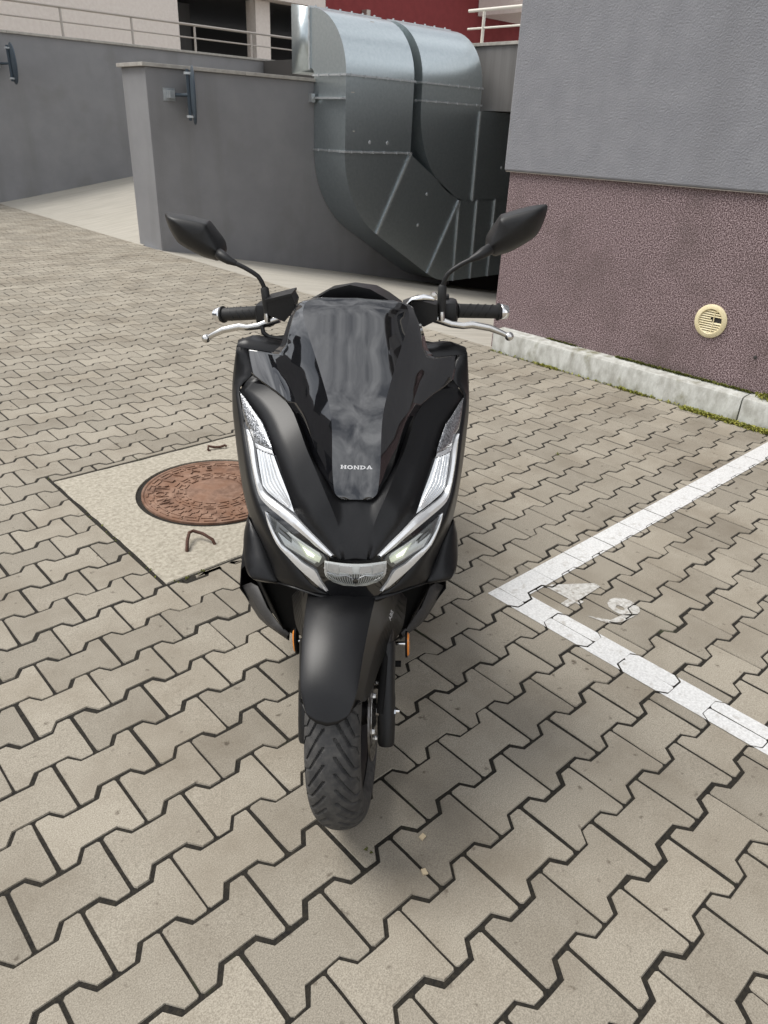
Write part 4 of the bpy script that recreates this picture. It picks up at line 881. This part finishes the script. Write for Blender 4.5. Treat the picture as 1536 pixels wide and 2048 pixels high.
def wheel(name, c, f_, R0, half, rim_m, gro, nth, nps):
    rr = R0 - .076
    b = MB(); w = half * .74
    b.lathe([(rr + .004, -w), (rr + .006, -w + .006), (rr - .008, -w + .012), (rr - .016, 0), (rr - .008, w - .012), (rr + .006, w - .006), (rr + .004, w)], 48, o=c, xf=f_)
    b.lathe([(rr + .004, -w), (rr - .012, -w + .010), (rr - .024, -.01), (rr - .024, .01), (rr - .012, w - .010), (rr + .004, w)], 48, o=c, xf=f_)
    b.lathe([(.0001, -.05), (.030, -.05), (.034, -.04), (.034, .04), (.030, .05), (.0001, .05)], 20, o=c, xf=f_)
    for k in range(5):
        for dt in (-.11, .11):
            t = 2 * math.pi * k / 5 + .3; a = Vector((c[0], c[1] + .03 * math.cos(t + dt * 2), c[2] + .03 * math.sin(t + dt * 2))); e = Vector((c[0], c[1] + (rr - .018) * math.cos(t + dt), c[2] + (rr - .018) * math.sin(t + dt)))
            b.tube([f_(a), f_(lerp(a, e, .5)), f_(e)], [.015, .011, .012], 8)
    o = b.build(name, rim_m, bike, smooth=35)
    tyre_mesh(o, R0, half, c, nth, nps, f_, gro); return o
fw_ = wheel('front_wheel', (0, 0, .255), S, .255, .056, 'alloy', tread, 1040, 56)
wheel('rear_wheel', (0, 1.315, .265), lambda p: Vector(p), .265, .064, 'alloy', None, 96, 12)
b = MB()
for k in range(40):
    t0, t1 = 2 * math.pi * k / 40, 2 * math.pi * (k + 1) / 40
b.lathe([(.072, .0605), (.110, .0605), (.110, .0645), (.072, .0645), (.072, .0605)], 48, o=(0, 0, .255), xf=S)
dsc = b.build('brake_disc', 'steel', fw_, smooth=30)
b = MB()
for k in range(20):
    for rr_, ph in ((.083, 0), (.092, .33), (.101, .66)):
        t = 2 * math.pi * (k + ph) / 20; b.lathe([(.0036, .0), (.0001, .0)], 8, o=(.0648, -rr_ * math.cos(t), .255 + rr_ * math.sin(t)), xf=S)
h_ = b.build('disc_holes', 'under', fw_); h_['kind'] = 'stuff'
b = MB(); b.lathe([(.0001, .052), (.04, .052), (.046, .058), (.076, .062), (.076, .0655), (.045, .064), (.03, .07), (.0001, .07)], 24, o=(0, 0, .255), xf=S)
for k in range(5):
    t = 2 * math.pi * k / 5; b.lathe([(.007, .0), (.006, .006), (.0001, .006)], 8, o=(.0655, -.066 * math.cos(t), .255 + .066 * math.sin(t)), xf=S)
b.build('disc_carrier', 'alu', fw_, smooth=30)
# fork
def fk(sx):
    P0 = Vector((sx * .092, .0, .255)) - AX * .078; up_ = lambda d: P0 + AX * d
    b = MB(); b.tube([S(up_(0)), S(up_(.008)), S(up_(.05)), S(up_(.11)), S(up_(.125)), S(up_(.235)), S(up_(.24))], [.017, .0195, .0205, .0205, .019, .019, .0165], 18); o = b.build('fork_leg', 'plastic', bike, smooth=40)
    b = MB(); b.tube([S(up_(.236)), S(up_(.42))], .0148, 16); b.build('fork_tube', 'alloy', o, smooth=60)
    b = MB(); b.tube([S((sx * .045, 0, .256)), S((sx * .076, 0, .256))], .014, 14); b.build('wheel_spacer', 'steel', o, smooth=50)
    if sx > 0: b = MB(); b.tube([S((sx * .108, 0, .256)), S((sx * .114, 0, .256))], .0088, 6); b.tube([S((sx * .114, 0, .256)), S((sx * .122, 0, .256))], .0045, 10); b.build('axle_nut', 'chrome', o)
    if sx > 0:
        b = MB(); b.tube([S((.079, -.014, .262)), S((.084, .02, .325)), S((.088, .045, .375)), S((.096, .075, .41)), S((.088, .10, .47))], [.0085, .010, .009, .007, .006], 10); b.build('brake_hose', 'under', o, smooth=60)
        b = MB(); b.box((.052, .055, .265), (.092, .125, .345), .012, xf=S); b.build('brake_caliper', 'under', o, smooth=40)
        b = MB(); b.tube([S((.108, .075, .332)), S((.122, .075, .332))], .0075, 12); b.build('bolt', 'under', o, smooth=50)
    b = MB(); yr, zr, xr = .125, .350, .132
    b.lathe([(.0001, .0), (.0185, .0), (.0185, .005), (.0001, .005)], 24, xf=lambda p: S((sx * (xr - .002 + p.x), yr + p.y, zr + p.z * 2.0))); o2 = b.build('side_reflector', 'under', o, smooth=40)
    b = MB(); b.lathe([(.0168, .005), (.015, .009), (.0001, .0105)], 24, xf=lambda p: S((sx * (xr - .002 + p.x), yr + p.y, zr + p.z * 2.0))); b.build('reflector_lens', 'amber', o, smooth=40)
    b = MB(); b.tube([S((sx * .098, .125, .352)), S((sx * .131, .125, .352))], .005, 8); b.build('reflector_screw', 'chrome', o, smooth=50)
fk(1); fk(-1)
# front mudguard
FEN = [((0, -.227, .424), (.040, -.214, .440), (.060, -.182, .450)), ((0, -.190, .478), (.054, -.182, .473), (.064, -.135, .408)), ((0, -.125, .521), (.061, -.118, .511), (.071, -.070, .389)), ((0, -.050, .549), (.067, -.048, .536), (.081, .008, .384)), ((0, .020, .561), (.072, .022, .547), (.097, .065, .390)), ((0, .080, .562), (.075, .082, .548), (.124, .105, .415)), ((0, .14, .550), (.078, .14, .538), (.134, .135, .475))]
rows = []
for C_, K, E_ in FEN:
    half = [C_, (K[0] * .5, C_[1] + (K[1] - C_[1]) * .22, C_[2] + (K[2] - C_[2]) * .22), (K[0] * .90, C_[1] + (K[1] - C_[1]) * .72, C_[2] + (K[2] - C_[2]) * .72), K, lerp(K, E_, .08), lerp(K, E_, .5), E_]
    rows.append(half)
rows = smooth_rows(rows, 5); rows = [[mir(p) for p in r[:0:-1]] + r for r in rows]
fen = MB().grid(rows, xf=S).build('front_mudguard', 'satin', bike, smooth=32, thick=0.003)
ea = (Vector((.068, -.048, .536)), Vector((.105, -.015, .448)))
def decal(p):
    o_ = Vector((.1035, .022, .505)); du = Vector((.02, .055, .052)).normalized(); nv = Vector((.80, -.35, .45)).normalized(); dvv = nv.cross(du).normalized()
    return S(o_ + du * p.x + dvv * p.y + nv * (p.z + .004))
text_mesh('badge_lettering', 'ABS', 0.0125, 'badge', fen, 0.0004, decal, shear=0.35)

# ------------------------------------------------------------------ lamps
NL = Vector((-.52, -.70, .49)).normalized()
def lamp(f_, sg):
    nl = Vector(f_(NL)) if sg == 1 else Vector(mir(NL))
    def plate(name, poly, m, h0, h1, par):
        b = MB(); a = [Vector(f_(p)) + nl * h0 for p in poly]; b.prism(a, nl * (h1 - h0)); return b.build(name, m, par)
    root = plate('headlamp', [(p[0], p[1], p[2]) for p in MAIN], 'lamp_dark', -.012, .0040, bike)
    def patch(name, poly, m, h, par, dome=.002, rings=((1, 0), (.9, .6), (.6, .9), (.25, 1))):
        c_ = [sum(p[k] for p in poly) / len(poly) for k in range(3)]; rows_ = []
        for s_, d_ in rings: rows_.append([Vector(f_(lerp(c_, p, s_))) + nl * (h + dome * d_) for p in poly])
        b = MB(); b.grid(rows_, close=True); e = (len(rings) - 1) * len(poly); b.f.append(tuple(e + k for k in range(len(poly)))); return b.build(name, m, par, smooth=50)
    patch('turn_signal', SIGNAL, 'lens', .0040, root, .004)
    sc_ = [lerp(lerp(SIGNAL[2], SIGNAL[10], .5), p, .72) for p in SIGNAL[5:10]] 
    patch('divider', DIVIDER, 'silver', .0050, root, .001)
    patch('daylight_lens', DAYLIGHT, 'drl', .0050, root, .0012)
    oc = [DAYLIGHT[0], DAYLIGHT[9], DAYLIGHT[8], DAYLIGHT[7], DAYLIGHT[6], DAYLIGHT[5]]; ic = [DAYLIGHT[2], lerp(DAYLIGHT[2], DAYLIGHT[3], .5), DAYLIGHT[3], lerp(DAYLIGHT[3], DAYLIGHT[4], .4), DAYLIGHT[4], DAYLIGHT[5]]
    for k in range(5):
        t = .12 + k * .17; pts = [Vector(f_(lerp(a, c, t))) + nl * .0068 for a, c in zip(oc, ic)]; pts[-1] = Vector(f_(lerp(lerp(oc[4], ic[4], t), oc[5], .55))) + nl * .0068
        b = MB(); b.tube(pts, .0016, 6); b.build('light_guide', 'silver', root, smooth=60)
    def ribbon(name, st_, m, h, hm):
        rws = []
        for a, c in smooth_rows([[x, y] for x, y in st_], 3):
            rws.append([Vector(f_(a)) - nl * .002, Vector(f_(lerp(a, c, .08))) + nl * h, Vector(f_(lerp(a, c, .5))) + nl * hm, Vector(f_(lerp(a, c, .92))) + nl * h, Vector(f_(c)) - nl * .002])
        MB().grid(rws).build(name, m, root, smooth=40)
    ribbon('upper_trim', STRIP, 'silver', .008, .0115)
    ribbon('lower_trim', LOWSTRIP, 'silver', .0065, .009)
    # reflector bowl with its lit element
    mm = [lerp((sum(p[0] for p in MAIN) / 11, sum(p[1] for p in MAIN) / 11, sum(p[2] for p in MAIN) / 11), p, .86) for p in MAIN]
    patch('reflector', mm, 'reflector', .0045, root, .0016, ((1, 0), (.8, .2), (.5, 1), (.2, .3)))
    e0, e1, e2, e3 = lerp(lerp(MAIN[2], MAIN[3], .55), MAIN[8], .22), lerp(MAIN[4], MAIN[6], .30), lerp(MAIN[6], MAIN[4], .34), lerp(MAIN[7], MAIN[3], .22)
    patch('led_lens', [e0, lerp(e0, e1, .5), e1, e2, lerp(e2, e3, .5), e3], 'led_glow', .0058, root, .002)
    em = [lerp(lerp(e0, e2, .5), p, .55) for p in (e0, e1, e2, e3)]; patch('led_chip', em, 'led', .0072, root, .0015)
    k0, k1, k2, k3 = lerp(MAIN[1], MAIN[9], .25), lerp(MAIN[2], MAIN[8], .30), lerp(MAIN[2], MAIN[8], .55), lerp(MAIN[1], MAIN[9], .5)
    patch('projector', [k0, k1, k2, k3], 'lamp_dark', .0064, root, .002)
    cv = [lerp(MAIN[k], (sum(p[0] for p in MAIN) / 11, sum(p[1] for p in MAIN) / 11, sum(p[2] for p in MAIN) / 11), -.02) for k in range(11)]
    patch('cover_lens', cv, 'clear', .0095, root, .003)
for sg in (1, -1): lamp((lambda p: p) if sg == 1 else mir, sg)
# centre lamp: clear dish with ribbed lower bowl and a small projector
cl = MB(); hwL, zt_, zb_ = .064, .6535, .600
def dish(u, v):
    """u -1..1 across, v 0..1 down"""
    w = hwL * math.sqrt(max(0.0, 1 - (max(0, v - .30) / .70) ** 3.6)); x = u * w; z = zt_ + (zb_ - zt_) * v
    return (x, -.010 + 3.2 * x * x + .012 * (v - .5) ** 2, z)
cl.grid([[dish(-1 + 2 * i / 40, k / 14 * .995) for i in range(41)] for k in range(15)]); c0 = cl.build('centre_lamp', 'reflector', bike, smooth=60)
cl = MB(); cl.grid([[Vector(dish(-.97 + 1.94 * i / 40, (.52 - .10 * math.cos(math.pi * (-1 + i / 20) * 1.5)) * (1 - k / 8) + .985 * k / 8)) + Vector((0, -.0012, 0)) for i in range(41)] for k in range(9)]); cl.build('lower_bowl', 'lamp_dark', c0, smooth=60)
for k in range(24):
    u = -.92 + 1.84 * k / 23; b = MB(); v0 = .50 + .12 * math.cos(u * 3.1) * (-1 if abs(u) < .3 else .3); pts = [Vector(dish(u, v0 + (.97 - v0) * t / 4)) + Vector((0, -.0022, 0)) for t in range(5)]
    b.tube(pts, .0007, 5); b.build('rib', 'reflector', c0, smooth=60)
b = MB(); b.tube([Vector(dish(-1 + 2 * k / 24, .28 + .70 * math.sqrt(max(0, 1 - (-1 + 2 * k / 24) ** 2)))) + Vector((0, -.001, 0)) for k in range(25)], .0016, 6); b.build('lamp_rim', 'silver', c0, smooth=60)
for sg in (1, -1):
    for (u0, u1, v0, v1) in ((.12, .50, .06, .40), (.54, .90, .04, .44), (.92, .99, .05, .6)):
        pts = [Vector(dish(sg * u, v)) + Vector((0, -.002 - .003 * (v0 + v1 - v), 0)) for u, v in ((u0, v0), (u1, v0), (u1, v1 * .82), (u0, v1))]
        b = MB(); b.prism(pts, (0, -.0016, 0)); b.build('mirror_facet', 'silver', c0)
    b = MB(); b.tube([Vector(dish(0.02 * sg, .78)) + Vector((0, -.003, 0)), Vector(dish(.13 * sg, .56)) + Vector((0, -.003, 0)), Vector(dish(.3 * sg, .46)) + Vector((0, -.003, 0)), Vector(dish(.6 * sg, .5)) + Vector((0, -.003, 0)), Vector(dish(.9 * sg, .44)) + Vector((0, -.003, 0))], .0014, 6); b.build('facet_edge', 'silver', c0, smooth=60)
b = MB(); b.lathe([(.0062, 0), (.0058, -.004), (.0001, -.0055)], 16, o=(0, -.011, .6165), ax='Y'); b.build('bulb', 'gloss', c0, smooth=50)
MB().grid([[Vector(dish(-1.0 + 2.0 * i / 20, k / 8 * .985)) + Vector((0, -.010 + .004 * abs(-1 + i / 10), 0)) for i in range(21)] for k in range(9)]).build('cover_lens', 'clear', c0, smooth=60)

# ------------------------------------------------------------------ handlebar, levers, mirrors (turned with the steering)
b = MB(); b.grid([[(x, .405, 1.02) for x in (-.11, -.09, -.06, -.03, 0, .03, .06, .09, .11)], [(-.11, .395, 1.03), (-.105, .40, 1.085), (-.075, .405, 1.102), (-.045, .41, 1.118), (0, .41, 1.128), (.045, .41, 1.118), (.075, .405, 1.102), (.105, .40, 1.085), (.11, .395, 1.03)],
                  [(-.115, .48, 1.03), (-.11, .49, 1.075), (-.08, .50, 1.094), (-.05, .51, 1.108), (0, .515, 1.114), (.05, .51, 1.108), (.08, .50, 1.094), (.11, .49, 1.075), (.115, .48, 1.03)],
                  [(-.10, .55, 1.02), (-.10, .555, 1.045), (-.08, .56, 1.055), (-.05, .565, 1.06), (0, .57, 1.065), (.05, .565, 1.06), (.08, .56, 1.055), (.10, .555, 1.045), (.10, .55, 1.02)]], xf=S)
b.build('handlebar_cover', 'satin', bike, smooth=20, thick=0.003)
hb = MB(); hb.tube([S(p) for p in ((-.345, .545, 1.036), (-.24, .515, 1.046), (-.12, .475, 1.058), (0, .46, 1.058), (.12, .475, 1.058), (.24, .515, 1.046), (.345, .545, 1.036))], .0105, 10); hbo = hb.build('handlebar', 'alloy', bike, smooth=60)
def bars(f_, sg):
    G = lambda p: S(f_(p))
    a, e = Vector((-.242, .516, 1.046)), Vector((-.346, .545, 1.036)); d = (e - a).normalized()
    b = MB(); pts = []; rad = []
    for t, r_ in ((0, .0165), (.02, .0175), (.06, .0165), (.92, .0160), (.93, .0205), (.965, .0205), (.97, .0155), (1.0, .015)): pts.append(G(a.lerp(e, t))); rad.append(r_)
    b.tube(pts, rad, 18); g_ = b.build('grip', 'grip', hbo, smooth=35)
    for k in range(4):
        t = .22 + k * .17; c_ = a.lerp(e, t); ring_ = []
        for i in range(7):
            an = R(150 + i * 22); ring_.append(G(c_ + d * (.010 * (i - 3) / 3) + Vector((0, math.cos(an), math.sin(an) * -1)) * .0164))
        b = MB(); b.tube(ring_, .0016, 5); b.build('grip_rib', 'plastic', hbo, smooth=60)
    b = MB(); b.tube([G(a.lerp(e, t)) for t in (.985, 1.0, 1.02, 1.14, 1.16, 1.163)], [.0165, .0180, .0186, .0158, .0152, .0140], 20); b.build('bar_end', 'chrome', hbo, smooth=40)
    b = MB(); b.box((-.243, .470, 1.018), (-.196, .535, 1.076), .014, xf=G); b.box((-.222, .50, 1.072), (-.205, .52, 1.086), .003, xf=G); b.build('switch_housing', 'plastic', hbo, smooth=35)
    # lever
    lv = [(-.363, .455, .999), (-.345, .453, 1.008), (-.318, .450, 1.020), (-.276, .448, 1.0285), (-.256, .447, 1.026), (-.228, .450, 1.0295), (-.201, .452, 1.039), (-.178, .452, 1.046)]
    b = MB(); b.tube([G(p) for p in lv], [.0042, .0050, .0062, .0068, .0060, .0066, .0078, .0078], 12, flat=1.25)
    ctr = Vector(lv[0]); b.lathe([(.0105 * math.sin(R(180) * k / 10) + 1e-5, -.0105 * math.cos(R(180) * k / 10)) for k in range(11)], 18, o=ctr, xf=G)
    b.build('brake_lever', 'alu', hbo, smooth=50)
    if sg == 1:
        b = MB(); b.prism([(-.196, .425, 1.090), (-.138, .425, 1.104), (-.131, .425, 1.088), (-.137, .425, 1.068), (-.160, .425, 1.044), (-.196, .425, 1.060)], (0, .05, .002), xf=G); b.build('master_cylinder', 'plastic', hbo)
        b = MB(); b.prism([(-.199, .420, 1.089), (-.136, .420, 1.1045), (-.136, .420, 1.110), (-.199, .420, 1.096)], (0, .06, .002), xf=G); b.build('reservoir_cap', 'plastic', hbo)
        b = MB(); b.tube([G(p) for p in ((-.217, .435, 1.034), (-.214, .43, 1.018), (-.202, .43, 1.008), (-.180, .43, 1.004), (-.13, .43, 1.0))], .0055, 8); b.build('brake_hose', 'grip', hbo, smooth=60)
    else:
        b = MB(); b.prism([(-.196, .425, 1.078), (-.150, .425, 1.092), (-.115, .425, 1.080), (-.120, .425, 1.045), (-.165, .425, 1.030), (-.196, .425, 1.045)], (0, .045, .002), xf=G); b.build('lever_bracket', 'plastic', hbo)
        b = MB(); b.tube([G(p) for p in ((-.188, .42, 1.094), (-.165, .415, 1.098), (-.14, .415, 1.093), (-.125, .42, 1.076), (-.118, .43, 1.055))], [.006, .0075, .007, .006, .005], 10); b.build('parking_lever', 'chrome', hbo, smooth=60)
        b = MB(); b.lathe([(.0001, -.006), (.008, -.005), (.0085, .005), (.0001, .006)], 14, o=(-.188, .42, 1.100), ax='Y', xf=G); b.build('bolt', 'alu', hbo, smooth=40)
    b = MB(); b.lathe([(.0001, .009), (.0062, .008), (.0075, .0), (.0075, -.012)], 12, o=(-.205, .445, 1.052), ax='Z', xf=G); b.build('pivot_bolt', 'alu', hbo, smooth=40)
    # mirror
    b = MB(); rim, inn_ = [[Vector(cat(q_[i - 1], q_[i], q_[(i + 1) % 15], q_[(i + 2) % 15], t / 3)) for i in range(15) for t in range(3)] for q_ in (M_RIM, M_IN)]
    inn_ = [(inn_[i - 2] + inn_[i - 1] * 2 + inn_[i] * 3 + inn_[(i + 1) % 45] * 2 + inn_[(i + 2) % 45]) / 9 for i in range(45)]
    midr = [r_.lerp(i_, .5) + Vector((0, -.007, 0)) for r_, i_ in zip(rim, inn_)]
    cen_ = sum(inn_, Vector()) / len(inn_)
    in2 = [i_.lerp(cen_, .45) + Vector((0, -.004, 0)) for i_ in inn_]; in3 = [i_.lerp(cen_, .8) + Vector((0, -.005, 0)) for i_ in inn_]
    b.grid([[G(p) for p in r_] for r_ in ([p + Vector((0, .012, 0)) for p in rim], rim, midr, inn_, in2, in3)], close=True); n_ = len(rim); b.f.append(tuple(5 * n_ + k for k in range(n_)))
    mo = b.build('mirror', 'plastic', bike, smooth=75)
    b = MB(); rc = sum(rim, Vector()) / n_; b.add([G(p.lerp(rc, .05) + Vector((0, .011, 0))) for p in rim], [tuple(range(n_))]); b.build('mirror_glass', 'mirror_face', mo)
    b = MB(); b.tube([G(p) for p in ((-.311, .478, 1.190), (-.298, .462, 1.186), (-.284, .458, 1.178), (-.268, .456, 1.1715))], [.0125, .0118, .0095, .0062], 14); b.build('mirror_neck', 'plastic', mo, smooth=50)
    b = MB(); b.tube([G(p) for p in ((-.270, .456, 1.172), (-.250, .455, 1.163), (-.230, .455, 1.151), (-.219, .455, 1.1425), (-.212, .455, 1.131), (-.207, .455, 1.116), (-.206, .456, 1.09))], .0053, 12); b.build('mirror_stem', 'plastic', mo, smooth=60)
    b = MB(); b.tube([G(p) for p in ((-.2070, .455, 1.118), (-.2065, .455, 1.114), (-.205, .455, 1.085), (-.204, .456, 1.055))], [.0070, .0098, .0102, .0105], 14); b.build('stem_boot', 'grip', mo, smooth=50)
for sg in (1, -1): bars((lambda p: p) if sg == 1 else mir, sg)
